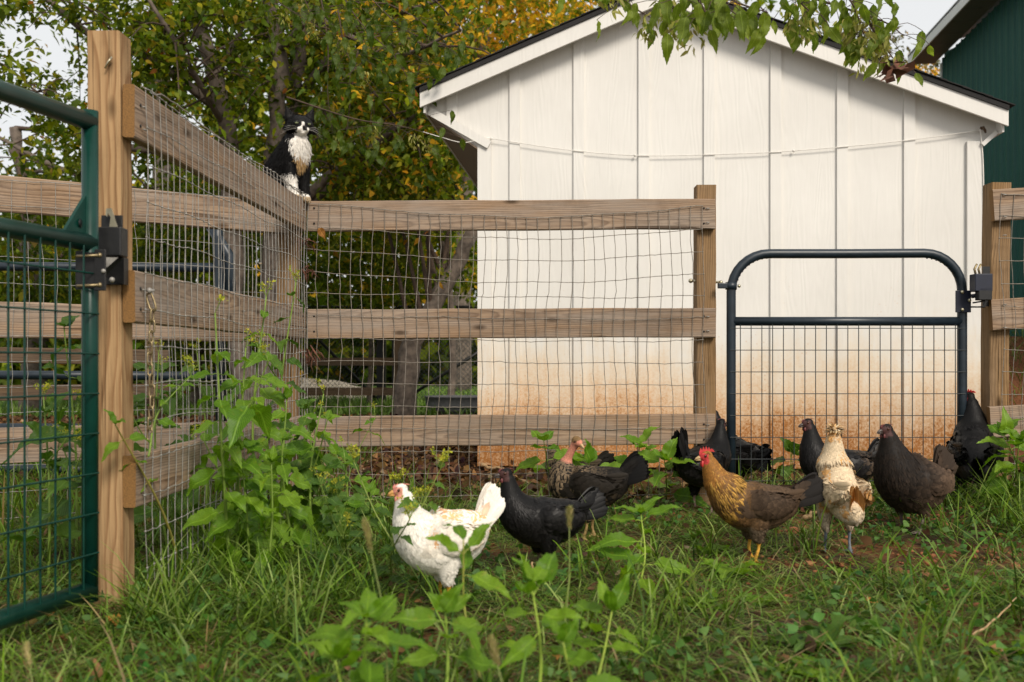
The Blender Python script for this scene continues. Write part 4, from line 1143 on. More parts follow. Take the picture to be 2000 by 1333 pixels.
def union(parts, voxel, smooth=4, fac=.5):
    """one continuous skin round overlapping closed shapes"""
    vv, ff = [], []
    for v, f in parts:
        o = len(vv); vv += [tuple(x) for x in v]; ff += [tuple(i + o for i in g) for g in f]
    me = bpy.data.meshes.new('tmp'); me.from_pydata(vv, [], ff)
    bm = bmesh.new(); bm.from_mesh(me); bmesh.ops.recalc_face_normals(bm, faces=bm.faces); bm.to_mesh(me); bm.free()
    ob = bpy.data.objects.new('tmp', me); col.objects.link(ob)
    r = ob.modifiers.new('r', 'REMESH'); r.mode = 'VOXEL'; r.voxel_size = voxel; r.use_smooth_shade = True
    s = ob.modifiers.new('s', 'SMOOTH'); s.factor = fac; s.iterations = smooth
    dg = bpy.context.evaluated_depsgraph_get()
    res = bpy.data.meshes.new_from_object(ob.evaluated_get(dg))
    bpy.data.objects.remove(ob); bpy.data.meshes.remove(me)
    res.materials.clear()
    return res

def mesh_arrays(me):
    v = np.empty(len(me.vertices) * 3, np.float32); me.vertices.foreach_get('co', v); v = v.reshape(-1, 3).astype(float)
    me.calc_loop_triangles(); t = np.empty(len(me.loop_triangles) * 3, np.int32); me.loop_triangles.foreach_get('vertices', t)
    return v, t.reshape(-1, 3)

def scatter(v, t, n, rng):
    a, b, c = v[t[:, 0]], v[t[:, 1]], v[t[:, 2]]; cr = np.cross(b - a, c - a); ar = np.linalg.norm(cr, axis=1)
    k = rng.choice(len(t), n, p=ar / ar.sum()); r1, r2 = np.sqrt(rng.uniform(0, 1, n)), rng.uniform(0, 1, n)
    p = a[k] * (1 - r1)[:, None] + b[k] * (r1 * (1 - r2))[:, None] + c[k] * (r1 * r2)[:, None]
    return p, cr[k] / (ar[k][:, None] + 1e-12)

def feathers(p, n, d, L, W, cols, rng, lift=.18, tip=.8):
    """small overlapping vanes at p, lying along d on a surface with normal n"""
    N = len(p); d = d - n * np.sum(d * n, 1)[:, None]; d /= np.linalg.norm(d, axis=1)[:, None] + 1e-9
    d = d + n * rng.uniform(.02, lift, (N, 1)); s = np.cross(n, d); s /= np.linalg.norm(s, axis=1)[:, None] + 1e-9
    ang = rng.normal(0, .10, (N, 1)); d = d * np.cos(ang) + s * np.sin(ang)
    L = L[:, None]; W = W[:, None] * .5; b = p - n * .002
    v = np.stack([b, b + d * L * .4 + s * W + n * .0005, b + d * L * .4 - s * W + n * .0005, b + d * L * .8 + s * W * .85 - n * .001, b + d * L * .8 - s * W * .85 - n * .001, b + d * L - n * L * .06,
                  b + d * L * .45 + n * .0022], 1)
    f = np.array([[0, 2, 6], [0, 6, 1], [1, 6, 3], [6, 2, 4], [6, 4, 3], [3, 4, 5]])
    F = (np.arange(N)[:, None, None] * 7 + f[None]).reshape(-1, 3)
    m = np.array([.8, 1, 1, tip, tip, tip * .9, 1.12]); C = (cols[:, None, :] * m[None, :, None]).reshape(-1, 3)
    return v.reshape(-1, 3), F, C

def long_feather(a, d, up, L, W, curve, c, rng):
    """one tail or flight feather: rounded vane with raised shaft; returns verts, tris, cols"""
    d = np.array(d, float); d /= np.linalg.norm(d); s = np.cross(d, up); s /= np.linalg.norm(s); n = np.cross(s, d)
    rows = []; ts = (0, .15, .35, .6, .8, .93, 1.0); ws = (.25, .7, .95, 1.0, .9, .6, .12)
    for t, w in zip(ts, ws):
        c0 = np.array(a) + d * L * t - n * curve * L * t * t
        rows += [c0 + s * W * w * .5, c0 + n * .0035, c0 - s * W * w * .5]
    f = []
    for i in range(len(ts) - 1):
        for j in range(2):
            q = i * 3 + j; f += [(q, q + 3, q + 4), (q, q + 4, q + 1)]
    cc = np.tile(np.array(c), (len(rows), 1)) * np.tile(np.array([.92, 1.12, .94]), len(ts))[:, None] * rng.uniform(.93, 1.07)
    return np.array(rows), np.array(f), cc

M['plumage'] = attrmat('plumage', .7, 0, .15, 0, .12, 160)
M['glossplume'] = attrmat('glossy black plumage', .42, 0, .16, 0, .2, 160)
M['skin'] = attrmat('bird skin', .6, 0, .2, 0, .3, 150)
M['fleshred'] = paint('red comb flesh', (.50, .035, .035), .45, var=.25, scale=150, bumpy=.3)
M['fleshdark'] = paint('dusky comb flesh', (.13, .030, .030), .5, var=.3, scale=150, bumpy=.3)
M['fleshpink'] = paint('pale pink face flesh', (.60, .22, .17), .5, var=.2, scale=120, bumpy=.3)
M['beak'] = paint('horn beak', (.45, .30, .15), .4, var=.2, scale=80)
M['beakdark'] = paint('dark horn beak', (.06, .045, .04), .4, var=.3, scale=80)
M['beakorange'] = paint('orange beak', (.62, .33, .10), .4, var=.15, scale=80)
M['eye'] = paint('bird eye', (.06, .02, .008), .1, var=.3, scale=200)
M['lobe'] = paint('white ear lobe', (.70, .66, .60), .5)

def hen(label, loc, yaw, scale, colfn, neck, head_dir, seed, tail=(.9, .115, 11), leg_col=(.5, .3, .05), face='fleshdark', comb=.4, beak='beakdark', mat='plumage', tailcol=None, wingcol=None,
        body_pitch=0.0, naked=False, crest=False, nf=2300, lobe=False, fluff=1.0, leg_len=1.0, name='chicken', hackle=None, spread=.55, body_fat=1.0, sx=1.0, tip=.85, lift=.09):
    """hen facing local +X, feet at z = 0.  neck: list of (x, y, z, r) from the breast up to the head"""
    rng = np.random.default_rng(seed)
    root = thing(name, loc, label, 'chicken', 'chickens in the yard')
    root.rotation_euler = (0, 0, yaw); root.scale = (scale * sx, scale, scale)
    k = body_fat
    cb = math.cos(body_pitch); sb = math.sin(body_pitch); dz = .055 * (leg_len - 1)
    def tilt(x, z): return (x * cb - (z - .2) * sb, (x * sb + (z - .2) * cb) + .2 + dz)
    body = [(-.185, .272, .012, .014), (-.165, .262, .034, .038), (-.12, .238, .062 * k, .067 * k), (-.055, .214, .082 * k, .088 * k), (.015, .207, .088 * k, .094 * k), (.07, .222, .078 * k, .082 * k)]
    st = [(tilt(x, z)[0], 0, tilt(x, z)[1], w, h) for x, z, w, h in body]
    nb = len(st)
    nfat = 1.0 if naked else 1.13
    for (x, y, z, r) in neck: st.append((x, y, z + dz, r * nfat, r * 1.08 * nfat))
    v, f, path, tan = loft(st, 18, 46); sfrac = np.linspace(0, 1, 46); s_neck = (nb - 1) / (len(st) - 1); 
    parts = [(v, f)]
    hd = np.array(head_dir, float); hd /= np.linalg.norm(hd)
    H = np.array(neck[-1][:3]) + np.array([0, 0, dz + .012]) + hd * .006
    hs = .024
    hst = [(*(H - hd * .022), .010, .012), (*(H - hd * .012), .0175, .021), (*H, .019, .0235), (*(H + hd * .014), .0165, .019), (*(H + hd * .025 - np.array([0, 0, .003])), .010, .012), (*(H + hd * .031 - np.array([0, 0, .005])), .004, .005)]
    side = np.cross([0, 0, 1.], hd); side /= np.linalg.norm(side)
    v, f, _, _ = loft(hst, 14, 16, side); parts.append((v, f))
    hipx, hipz = tilt(-.015, .165)
    for sy in (-1, 1):
        y = sy * .046; fx = hipx + .012 + sy * .012
        th = [(hipx - .005, y, hipz + .03, .040, .050), (hipx, y, hipz - .01, .036, .044), (hipx + .003, y * 1.0, .105 + dz * .6, .022, .026), (hipx - .008, y, .078 + dz * .3, .012, .013)]
        v, f, _, _ = loft(th, 12, 14); parts.append((v, f))
        sh = [(hipx - .008, y, .085 + dz * .3, .0085, .0085), (hipx - .001, y, .045, .0072, .0072), (fx - .012, y, .009, .008, .008)]
        v, f, _, _ = loft(sh, 8, 8); parts.append((v, f))
        for ta in (-.55, 0, .55, math.pi):
            Lt = .05 if ta < 3 else .025
            e = (fx - .012 + math.cos(ta) * Lt, y + math.sin(ta) * Lt)
            v, f, _, _ = loft([(fx - .012, y, .009, .0062, .0062), ((fx - .012 + e[0]) / 2, (y + e[1]) / 2, .0075, .0055, .0055), (e[0], e[1], .004, .0035, .0035)], 6, 5); parts.append((v, f))
        # folded wing
        wx, wz = tilt(-.03, .232)
        wst = [(wx + .085, sy * .060, wz + .008, .010, .018), (wx + .05, sy * .080 * k, wz + .003, .017, .042), (wx - .01, sy * .088 * k, wz - .004, .018, .048), (wx - .07, sy * .076 * k, wz - .002, .015, .036), (wx - .125, sy * .040, wz + .012, .008, .016)]
        v, f, _, _ = loft(wst, 12, 16); parts.append((v, f))
    me = union(parts, .0055, 3)
    V0, T0 = mesh_arrays(me)
    # nearest place on the spine gives the region (0 tail .. 1 head)
    def region(p):
        D = np.linalg.norm(p[:, None, :] - path[None], axis=2) - np.interp(sfrac, [0, s_neck * .5, s_neck, 1], [.02, .05, .03, .0])[None]
        i = D.argmin(1); return sfrac[i], tan[i]
    def shade(p, rnd):
        s, _ = region(p); c = colfn((s - s_neck) / (1 - s_neck), s / s_neck, p, rnd)
        if naked:
            m = sstep(.48, .54, (s - s_neck) / (1 - s_neck))[:, None]; c = c * (1 - m) + np.array([.62, .25, .17]) * m * (.85 + .3 * rnd[:, None])
            ch = np.linalg.norm(p - (H + np.array([0, 0, .012])), axis=1) < .024; c[ch] = np.array([.20, .12, .05])
        return c
    C = shade(V0, rng.uniform(0, 1, len(V0))) * .9
    leg = V0[:, 2] < .078 + dz * .3
    C[leg] = np.array(leg_col) * rng.uniform(.8, 1.1, (leg.sum(), 1))
    fc = {'fleshred': (.45, .04, .04), 'fleshdark': (.060, .026, .024), 'fleshpink': (.62, .25, .19), 'fleshgrey': (.07, .045, .045), None: None}[face]
    rel = V0 - H; along = rel @ hd; lat = np.abs(rel @ side)
    if fc is not None:
        fm = (along > -.004) & (np.linalg.norm(rel, axis=1) < .034) & (rel[:, 2] < .013)
        C[fm] = np.array(fc) * rng.uniform(.75, 1.2, (fm.sum(), 1))
    set_cols(me, C)
    link('body', me, M['skin'], root)
    # contour feathers
    p, n = scatter(V0, T0, int(nf * 2.2), rng); s, tg = region(p); un = (s - s_neck) / (1 - s_neck)
    ok = (p[:, 2] > .088 + dz * .3)
    relp = p - H; al = relp @ hd; rr = np.linalg.norm(relp, axis=1)
    ok &= ~((al > -.002) & (rr < .036) & (relp[:, 2] < .016)); ok &= ~((al > .012) & (rr < .04))
    if naked: ok &= ~(un > .47)
    p, n, s, tg, un = p[ok], n[ok], s[ok], tg[ok], un[ok]
    d = -tg.copy(); low = (s < s_neck) & (p[:, 2] < .2 + dz); d[low] += np.array([-.2, 0, -.7]); d[un > .1] += np.array([0, 0, -.25])
    wing = (s < s_neck) & (np.abs(p[:, 1]) > .062) & (p[:, 2] > .185 + dz)
    d[wing] = np.array([-1, 0, -.12])
    N = len(p); Lf = np.full(N, .026); Wf = np.full(N, .0145)
    nk = un > .05; Lf[nk] = .030; Wf[nk] = .0065; nk2 = un > .55; Lf[nk2] = .018; Wf[nk2] = .0055; nk3 = un > .85; Lf[nk3] = .011; Wf[nk3] = .006
    Lf[wing] = .036; Wf[wing] = .018; thigh = (p[:, 2] < .16 + dz); Lf[thigh] = .022 * fluff; Wf[thigh] = .009
    Lf *= rng.uniform(.8, 1.2, N); Wf *= rng.uniform(.85, 1.2, N)
    rnd = rng.uniform(0, 1, N); cf = shade(p, rnd) * rng.uniform(.9, 1.1, (N, 1))
    if hackle is not None:
        hk = (un > -.05) & (un < .75) & (n[:, 0] < .75); kk = hk & (rng.uniform(0, 1, N) < .42); cf[kk] = np.array(hackle) * rng.uniform(.7, 1.25, (kk.sum(), 1)); Lf[kk] *= 1.35; Wf[kk] *= .75
    if wingcol is not None: cf[wing] = np.array(wingcol) * rng.uniform(.88, 1.12, (wing.sum(), 1))
    A = [feathers(p, n, d, Lf, Wf, cf, rng, lift, tip)]
    tc = np.array(tailcol if tailcol is not None else cf.mean(0))
    # flight feathers at the folded wing tips
    for sy in (-1, 1):
        for j in range(7):
            a = (wx - .03 - .008 * j, sy * (.080 * k + .004), wz - .028 + .011 * j); wc = np.array(wingcol if wingcol is not None else cf[wing].mean(0) if wing.any() else tc)
            A.append(long_feather(a, (-1, -sy * .34, .05 - .012 * (3 - j)), (0, sy, .15), .070 + .003 * j, .020, .06, wc, rng))
    off = 0; vs_, fs_, cs_ = [], [], []
    for v, f, c in A: vs_.append(v); fs_.append(f + off); cs_.append(c); off += len(v)
    o = link('plumage', tri_mesh('plumage', np.concatenate(vs_), np.concatenate(fs_), np.concatenate(cs_)), M[mat], root); tag(o, kind='stuff')
    # tail fan: two leaning rows of broad feathers
    ang, TL, nt_ = tail; tb = np.array([*tilt(-.165, .262)]); vs_, fs_, cs_ = [], [], []; off = 0
    for sy in (-1, 1):
        for j in range(nt_):
            u = j / (nt_ - 1); a_ = ang + (u - .5) * spread * 1.5 + body_pitch * -1
            dd = (-math.cos(a_), sy * (.20 - .14 * u) + rng.normal(0, .02), math.sin(a_))
            a = (tb[0] + .03 - .012 * (1 - u), sy * .012 * (1 - u), tb[1] - .028 + .03 * u)
            v, f, c = long_feather(a, dd, (.25 * math.sin(a_), sy * 1.0, .25), TL * (1.05 - .25 * abs(u - .6)) * rng.uniform(.93, 1.05) + .03, .034, .10, tc, rng)
            vs_.append(v); fs_.append(f + off); cs_.append(c); off += len(v)
    # soft coverts over the tail root
    m = 150; uu = rng.uniform(0, 1, m); sy = rng.choice([-1, 1], m)
    cp = np.stack([tb[0] + .03 - .06 * uu * math.cos(ang), sy * rng.uniform(.004, .03, m) * (1 - .5 * uu), tb[1] + rng.uniform(-.035, .015, m) + .06 * uu * math.sin(ang)], 1)
    cn = np.stack([np.zeros(m), sy * 1.0, np.full(m, .3)], 1); cn /= np.linalg.norm(cn, axis=1)[:, None]
    cd = np.stack([np.full(m, -math.cos(ang)), sy * .1, np.full(m, math.sin(ang))], 1)
    sA = shade(cp, rng.uniform(0, 1, m)) * .6 + tc * .4
    v, f, c = feathers(cp, cn, cd, rng.uniform(.035, .06, m), rng.uniform(.016, .024, m), sA, rng, .25)
    vs_.append(v); fs_.append(f + off); cs_.append(c)
    link('tail', tri_mesh('tail', np.concatenate(vs_), np.concatenate(fs_), np.concatenate(cs_)), M[mat], root)
    # head furniture
    def hp(f_, s_, u_): return V(H + hd * f_ + side * s_ + np.array([0, 0, u_]))
    mb = MB(); mb.tube([hp(.022, 0, -.003), hp(.032, 0, -.002), hp(.041, 0, -.005), hp(.048, 0, -.011)], [.0085, .0068, .0042, .001], 8)
    mb.tube([hp(.022, 0, -.009), hp(.034, 0, -.010), hp(.043, 0, -.012)], [.006, .0042, .001], 8); mb.build('beak', M[beak], root, world=False)
    for sy in (-1, 1):
        mb = MB(); mb.ball(hp(.009, sy * .0165, .004), .0052, 10, 8); mb.build('eye', M['eye'], root, world=False)
    if comb > 0:
        cm = 'fleshred' if face == 'fleshred' else 'fleshpink' if face == 'fleshpink' else 'fleshdark'
        h_ = .034 * comb; pts = [hp(.028, 0, .006), hp(.030, 0, .012 + h_ * .3)]
        for j in range(5):
            f0 = .024 - j * .0105; pts += [hp(f0, 0, .017 + h_ * (1.0, 1.25, 1.3, 1.1, .7)[j]), hp(f0 - .0055, 0, .017 + h_ * .45)]
        pts += [hp(-.03, 0, .016), hp(-.012, 0, .018)]
        mb = MB(); mb.prism([q + V(side * .0025) for q in pts], V(side * -.005)); mb.build('comb', M[cm], root, world=False)
        for sy in (-1, 1):
            mb = MB(); mb.ball(hp(.018, sy * .008, -.022 - .006 * comb), (.006, .004, .008 + .010 * comb), 8, 6); mb.build('wattle', M[cm], root, world=False)
    if lobe:
        for sy in (-1, 1):
            mb = MB(); mb.ball(hp(-.006, sy * .0175, -.013), (.005, .003, .007), 8, 6); mb.build('ear_lobe', M['lobe'], root, world=False)
    if crest:
        m = 130; th = rng.uniform(0, 6.283, m); el = rng.uniform(-.25, 1.2, m)
        dd = np.stack([np.cos(th) * np.cos(el), np.sin(th) * np.cos(el), np.sin(el)], 1)
        bp = H + np.array([0, 0, .010]) - hd * .004 + dd * .014
        dn = dd * np.array([1.2, 1.2, .6]) + np.array([0, 0, -.45]) + rng.normal(0, .2, (m, 3)); dn /= np.linalg.norm(dn, axis=1)[:, None]
        nn = np.cross(dn, np.cross(np.array([0, 0, 1.]), dn)); nn /= np.linalg.norm(nn, axis=1)[:, None] + 1e-9
        cc = palette(rng, m, [(.62, .46, .27), (.55, .34, .15), (.68, .56, .38)], [2, 2, 1])
        v, f, c = feathers(bp, nn, dn, rng.uniform(.022, .036, m), rng.uniform(.006, .010, m), cc, rng, .3)
        o = link('crest', tri_mesh('crest', v, f, c), M[mat], root); tag(o, kind='stuff')
    return root

def c_const(c, tip=None, var=.12):
    def fn(un, sb, p, r): return np.array(c)[None] * (1 - var + 2 * var * r[:, None])
    return fn
def c_white(un, sb, p, r):
    c = np.tile(np.array([.80, .75, .67]), (len(p), 1)) * (.93 + .12 * r[:, None])
    m = (sb < .95) & (sb > .18) & (p[:, 2] > .20) & (r + .35 * np.sin(p[:, 0] * 55) * np.sin(p[:, 2] * 60 + 1) > .62)
    c[m] = np.array([.66, .36, .17]) * (.85 + .5 * r[m][:, None]); return c
def c_gold(un, sb, p, r):
    body = np.array([.080, .050, .029]); breast = np.array([.135, .070, .026]); gold = np.array([.27, .118, .024])
    f = sstep(.55, 1.0, sb)[:, None]; g = sstep(.1, .6, un)[:, None]
    c = body * (1 - f) + breast * f; c = c * (1 - g) + gold * g
    c = c * (.75 + .5 * r[:, None]); bel = p[:, 2] < .14; c[bel] = np.array([.11, .078, .050]) * (.8 + .4 * r[bel][:, None]); return c
def c_grey(un, sb, p, r):
    a = np.array([.012, .010, .008]); b = np.array([.14, .10, .06]); f = sstep(.35, .8, sb)[:, None]
    k = (r > .45)[:, None] * f; return (a * (1 - k) + b * k) * (.8 + .5 * r[:, None])
def c_buff(un, sb, p, r):
    a = np.array([.64, .50, .33]); b = np.array([.55, .30, .11]); m = ((np.sin(p[:, 0] * 40 + p[:, 1] * 30) * np.sin(p[:, 2] * 45) + r) > .95)[:, None]
    c = np.where(m, b, a) * (.85 + .25 * r[:, None]); bel = p[:, 2] < .17; c[bel] = np.array([.66, .54, .40]) * (.88 + .2 * r[bel][:, None]); return c
def c_brownblack(un, sb, p, r):
    a = np.array([.009, .0065, .005]); b = np.array([.058, .037, .024]); f = (sstep(1.0, .55, sb) * .8 + .2 * r)[:, None]
    f = f * (1 - sstep(.0, .3, un)[:, None] * .6); return (a * (1 - f) + b * f) * (.8 + .4 * r[:, None])
def c_black(un, sb, p, r): return np.array([.0045, .0041, .0041])[None] * (.6 + .9 * r[:, None])
def c_blackbrown(un, sb, p, r):
    c = np.array([.0055, .005, .005])[None] * (.6 + .9 * r[:, None]); m = (sb < .55) & (r > .4); c[m] = np.array([.028, .020, .014]); return c

N_UP = [(.098, 0, .262, .060), (.118, 0, .30, .043), (.126, 0, .335, .031), (.130, 0, .362, .0235), (.133, 0, .380, .020)]
N_FWD = [(.100, 0, .258, .060), (.130, 0, .29, .045), (.152, 0, .322, .033), (.166, 0, .350, .0255), (.172, 0, .368, .021)]
N_TALL = [(.095, 0, .262, .062), (.112, 0, .305, .046), (.118, 0, .345, .033), (.122, 0, .378, .0245), (.126, 0, .398, .021)]
def at(px, py): return G(px, py)
PI = math.pi

# white hen in front
g = at(858, 1188)
hen('white chicken with tan speckled back walking left in front', g, PI + .33, .90, c_white, [(.096, 0, .258, .062), (.112, 0, .29, .048), (.120, 0, .318, .037), (.126, 0, .340, .029), (.131, 0, .356, .0235)], (1, -.25, -.08), 101,
    tail=(1.0, .105, 9), leg_col=(.62, .33, .04), face='fleshpink', comb=.14, beak='beakorange', tailcol=(.80, .75, .67), wingcol=(.78, .71, .61), spread=.24, nf=2600, body_fat=1.06, leg_len=.9, sx=.86, tip=.9, lift=.08)
# black hen behind it
g = at(1056, 1122)
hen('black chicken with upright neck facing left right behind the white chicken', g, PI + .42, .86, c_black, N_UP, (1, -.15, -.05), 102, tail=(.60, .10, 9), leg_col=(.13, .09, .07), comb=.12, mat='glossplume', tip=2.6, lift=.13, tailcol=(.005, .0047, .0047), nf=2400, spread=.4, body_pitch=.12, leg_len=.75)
# naked neck
g = at(1143, 1054)
hen('speckled grey brown chicken with bare pink neck among the green shoots', g, PI - .35, .95, c_grey, [(.085, 0, .268, .062), (.082, .004, .298, .040), (.072, .008, .325, .0185), (.052, .014, .362, .0150), (.034, .020, .388, .0165)], (-.75, .45, -.35), 103,
    tail=(.62, .10, 9), leg_col=(.3, .2, .08), face=None, comb=0, beak='beak', naked=True, tailcol=(.007, .0065, .0065), wingcol=(.020, .016, .012), nf=2600, spread=.4)
# brown hen hidden behind the naked neck
g = at(1118, 998)
hen('brown chicken half hidden behind the bare necked chicken', g, PI - .5, .88, c_grey, [(.09, 0, .255, .055), (.105, 0, .285, .040), (.112, 0, .312, .030), (.116, 0, .338, .023), (.119, 0, .352, .020)], (1, .1, 0), 104,
    tail=(.3, .06, 8), leg_col=(.3, .2, .08), comb=.1, tailcol=(.03, .025, .02), nf=1500)
# black hen seen from behind, tail up
g = at(1376, 1004)
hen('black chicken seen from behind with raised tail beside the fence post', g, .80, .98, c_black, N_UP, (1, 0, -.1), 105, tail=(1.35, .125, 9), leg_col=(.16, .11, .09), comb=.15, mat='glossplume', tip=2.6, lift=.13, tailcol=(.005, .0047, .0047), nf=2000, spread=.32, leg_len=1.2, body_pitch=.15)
# black hen behind the golden hen
g = at(1432, 968)
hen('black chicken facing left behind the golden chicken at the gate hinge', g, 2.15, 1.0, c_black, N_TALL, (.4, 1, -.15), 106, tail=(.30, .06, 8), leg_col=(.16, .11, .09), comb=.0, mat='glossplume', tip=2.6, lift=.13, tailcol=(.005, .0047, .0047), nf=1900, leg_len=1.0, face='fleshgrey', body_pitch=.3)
# golden hen
g = at(1466, 1098)
hen('golden necked brown chicken with bright red comb facing left', g, PI + .12, .92, c_gold, [(.102, 0, .272, .060), (.132, 0, .306, .045), (.149, 0, .338, .034), (.160, 0, .366, .0265), (.166, 0, .384, .0215)], (1, -.05, -.06), 107,
    tail=(.62, .125, 9), leg_col=(.62, .33, .05), face='fleshred', comb=.5, beak='beak', tailcol=(.012, .010, .009), wingcol=(.070, .044, .027), hackle=(.42, .23, .05), lobe=True, nf=3200, spread=.26, body_pitch=.15, sx=.98, tip=.62, lift=.12)
# black hen behind the buff one
g = at(1634, 1010)
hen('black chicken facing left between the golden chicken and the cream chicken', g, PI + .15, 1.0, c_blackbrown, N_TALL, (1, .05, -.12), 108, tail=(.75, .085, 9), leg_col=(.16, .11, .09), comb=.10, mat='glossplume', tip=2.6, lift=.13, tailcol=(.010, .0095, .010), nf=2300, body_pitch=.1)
# buff crested hen, seen from behind
g = at(1638, 1082)
hen('cream and buff crested chicken with blue grey legs standing tall', g, 1.62, .93, c_buff, [(.050, 0, .300, .055), (.052, 0, .335, .040), (.050, 0, .366, .031), (.048, 0, .388, .026), (.046, 0, .402, .0225)], (.6, -.8, -.15), 109,
    tail=(2.15, .085, 7), leg_col=(.15, .17, .20), face=None, comb=0, beak='beakdark', tailcol=(.52, .28, .09), wingcol=(.64, .49, .31), crest=True, nf=2600, leg_len=1.75, body_pitch=.80, spread=.14, body_fat=.80, tip=.75, lift=.13)
# dark brown hen
g = at(1778, 1040)
hen('plump dark brown chicken facing left at the right', g, PI + .55, 1.03, c_brownblack, [(.090, 0, .285, .066), (.106, 0, .325, .050), (.116, 0, .358, .037), (.124, 0, .386, .0275), (.128, 0, .404, .022)], (1, -.15, -.05), 110,
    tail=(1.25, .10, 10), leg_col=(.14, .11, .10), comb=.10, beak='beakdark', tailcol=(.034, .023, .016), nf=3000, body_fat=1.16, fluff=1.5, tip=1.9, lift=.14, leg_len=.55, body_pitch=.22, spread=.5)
# black hen at the right post, seen from behind
g = at(1902, 978)
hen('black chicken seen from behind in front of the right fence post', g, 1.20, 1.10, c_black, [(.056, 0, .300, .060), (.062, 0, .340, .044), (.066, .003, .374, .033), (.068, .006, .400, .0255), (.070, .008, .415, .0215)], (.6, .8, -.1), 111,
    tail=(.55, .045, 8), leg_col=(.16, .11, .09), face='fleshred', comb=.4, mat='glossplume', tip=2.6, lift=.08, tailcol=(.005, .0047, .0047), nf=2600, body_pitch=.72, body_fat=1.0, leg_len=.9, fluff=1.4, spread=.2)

# ------------------------------------------------------------------ tuxedo cat on the corner post
def cat():
    rng = np.random.default_rng(200)
    base = V((-1.005, 4.52, 1.40))
    root = thing('cat', base, 'black and white cat sitting upright on the fence corner', 'cat')
    yaw = math.radians(-40); root.rotation_euler = (0, 0, yaw); root.scale = (1.12, 1.12, 1.02)
    # local: +X forward (towards the camera's right), z = 0 the rail top
    parts = []
    def L(st, n=16, res=22, side=(0, 1, 0)):
        v, f, _, _ = loft(st, n, res, side); parts.append((v, f))
    L([(-.115, 0, .045, .03, .03), (-.09, 0, .07, .078, .066), (-.05, 0, .115, .088, .085), (-.01, 0, .17, .082, .082), (.022, 0, .225, .068, .068), (.036, 0, .262, .056, .056), (.044, 0, .29, .045, .045)])
    for s in (-1, 1):
        L([(-.06, s * .055, .09, .042, .055), (-.03, s * .066, .06, .038, .052), (.0, s * .066, .03, .03, .03)])           # haunch
        L([(-.05, s * .062, .016, .018, .016), (.0, s * .062, .017, .020, .017), (.036, s * .060, .014, .017, .013)])         # hind paw
    L([(.02, -.035, .20, .034, .036), (.038, -.034, .13, .026, .028), (.050, -.030, .06, .021, .021), (.058, -.026, .022, .020, .018), (.078, -.024, .012, .021, .013)])   # white foreleg
    L([(.02, .035, .20, .034, .036), (.034, .036, .13, .026, .028), (.042, .034, .06, .021, .021), (.048, .034, .022, .020, .018), (.066, .034, .012, .021, .013)])
    yh = math.radians(-24); hd = np.array([math.cos(yh), math.sin(yh), -.10]); hd /= np.linalg.norm(hd); sd = np.cross([0, 0, 1.], hd); sd /= np.linalg.norm(sd); up = np.cross(hd, sd)
    H = np.array([.058, 0, .332])
    def h(a, b, c): return H + (hd * a + sd * b + up * c) * 1.22
    L([(*h(-.045, 0, 0), .02, .02), (*h(-.03, 0, 0), .046, .042), (*h(0, 0, 0), .055, .046), (*h(.022, 0, -.004), .047, .040), (*h(.036, 0, -.010), .032, .028), (*h(.044, 0, -.014), .012, .012)], side=tuple(sd))
    for s in (-1, 1):
        L([(*h(.030, s * .012, -.018), .010, .010), (*h(.044, s * .011, -.018), .015, .013), (*h(.052, s * .009, -.017), .007, .007)], 10, 8, tuple(sd))
        L([(*h(.02, s * .036, -.018), .012, .012), (*h(.012, s * .044, -.016), .018, .016), (*h(.0, s * .046, -.014), .008, .008)], 10, 8)            # cheek ruff
        L([(*h(-.006, s * .031, .026), .025, .012), (*h(-.006, s * .037, .043), .017, .008), (*h(-.004, s * .045, .066), .003, .0025)], 10, 10, tuple(sd))
    L([(*h(.034, 0, -.033), .012, .007), (*h(.044, 0, -.031), .010, .006), (*h(.048, 0, -.030), .004, .003)], 10, 8, tuple(sd))
    L([(-.11, .02, .04, .018, .018), (-.13, .06, .02, .018, .018), (-.10, .105, .012, .016, .016), (-.04, .11, .012, .014, .014)], 10, 14)     # tail curled round
    me = union(parts, .0048, 3)
    v, t = mesh_arrays(me)
    def colour(p, rng):
        p = p.copy(); hm = p[:, 2] > .268; p[hm] = H + (p[hm] - H) / 1.22
        r = rng.uniform(0, 1, len(p)); c = np.tile(np.array([.004, .0036, .0036]), (len(p), 1)) * (.6 + .9 * r[:, None])
        W = np.array([.78, .74, .68])
        rel = p - H; a, b, u = rel @ hd, rel @ sd, rel @ up
        jit = rng.normal(0, .004, len(p))
        inhead = p[:, 2] > .268
        blaze = inhead & (a > .018) & (np.abs(b + .001 + jit * .2) < .0025 + .26 * np.clip(.012 - u, 0, .03)) & (u > -.02) & (u < .009)
        muz = inhead & (a > .030) & (u < -.012) & (np.abs(b) < .019)
        chin = inhead & (u < -.030) & (a > .012) & (np.abs(b) < .022)
        nosespot = inhead & (a > .045) & (np.abs(b - .006) < .006) & (u > -.022) & (u < -.004)
        bib = (~inhead) & (p[:, 0] > .028 - .25 * np.abs(p[:, 1])) & (p[:, 2] > .13) & (np.abs(p[:, 1] + jit) < .014 + .40 * np.clip(p[:, 2] - .135, 0, .085)) 
        lg = (p[:, 1] < -.006) & (p[:, 2] < .105 + jit * 2) & (p[:, 0] > .018)
        pw = (p[:, 0] > .028) & (p[:, 2] < .035)
        m = blaze | muz | chin | bib | lg | pw
        c[m] = W * (.82 + .3 * r[m][:, None]); c[nosespot] = (.012, .01, .01)
        tan_ = bib & (p[:, 2] < .185 + jit * 2); c[tan_] = np.array([.42, .27, .12]) * (.7 + .6 * r[tan_][:, None])
        pt = pw & (p[:, 2] < .022); c[pt] = np.array([.60, .46, .30]) * (.8 + .3 * r[pt][:, None])
        return c, bib | chin
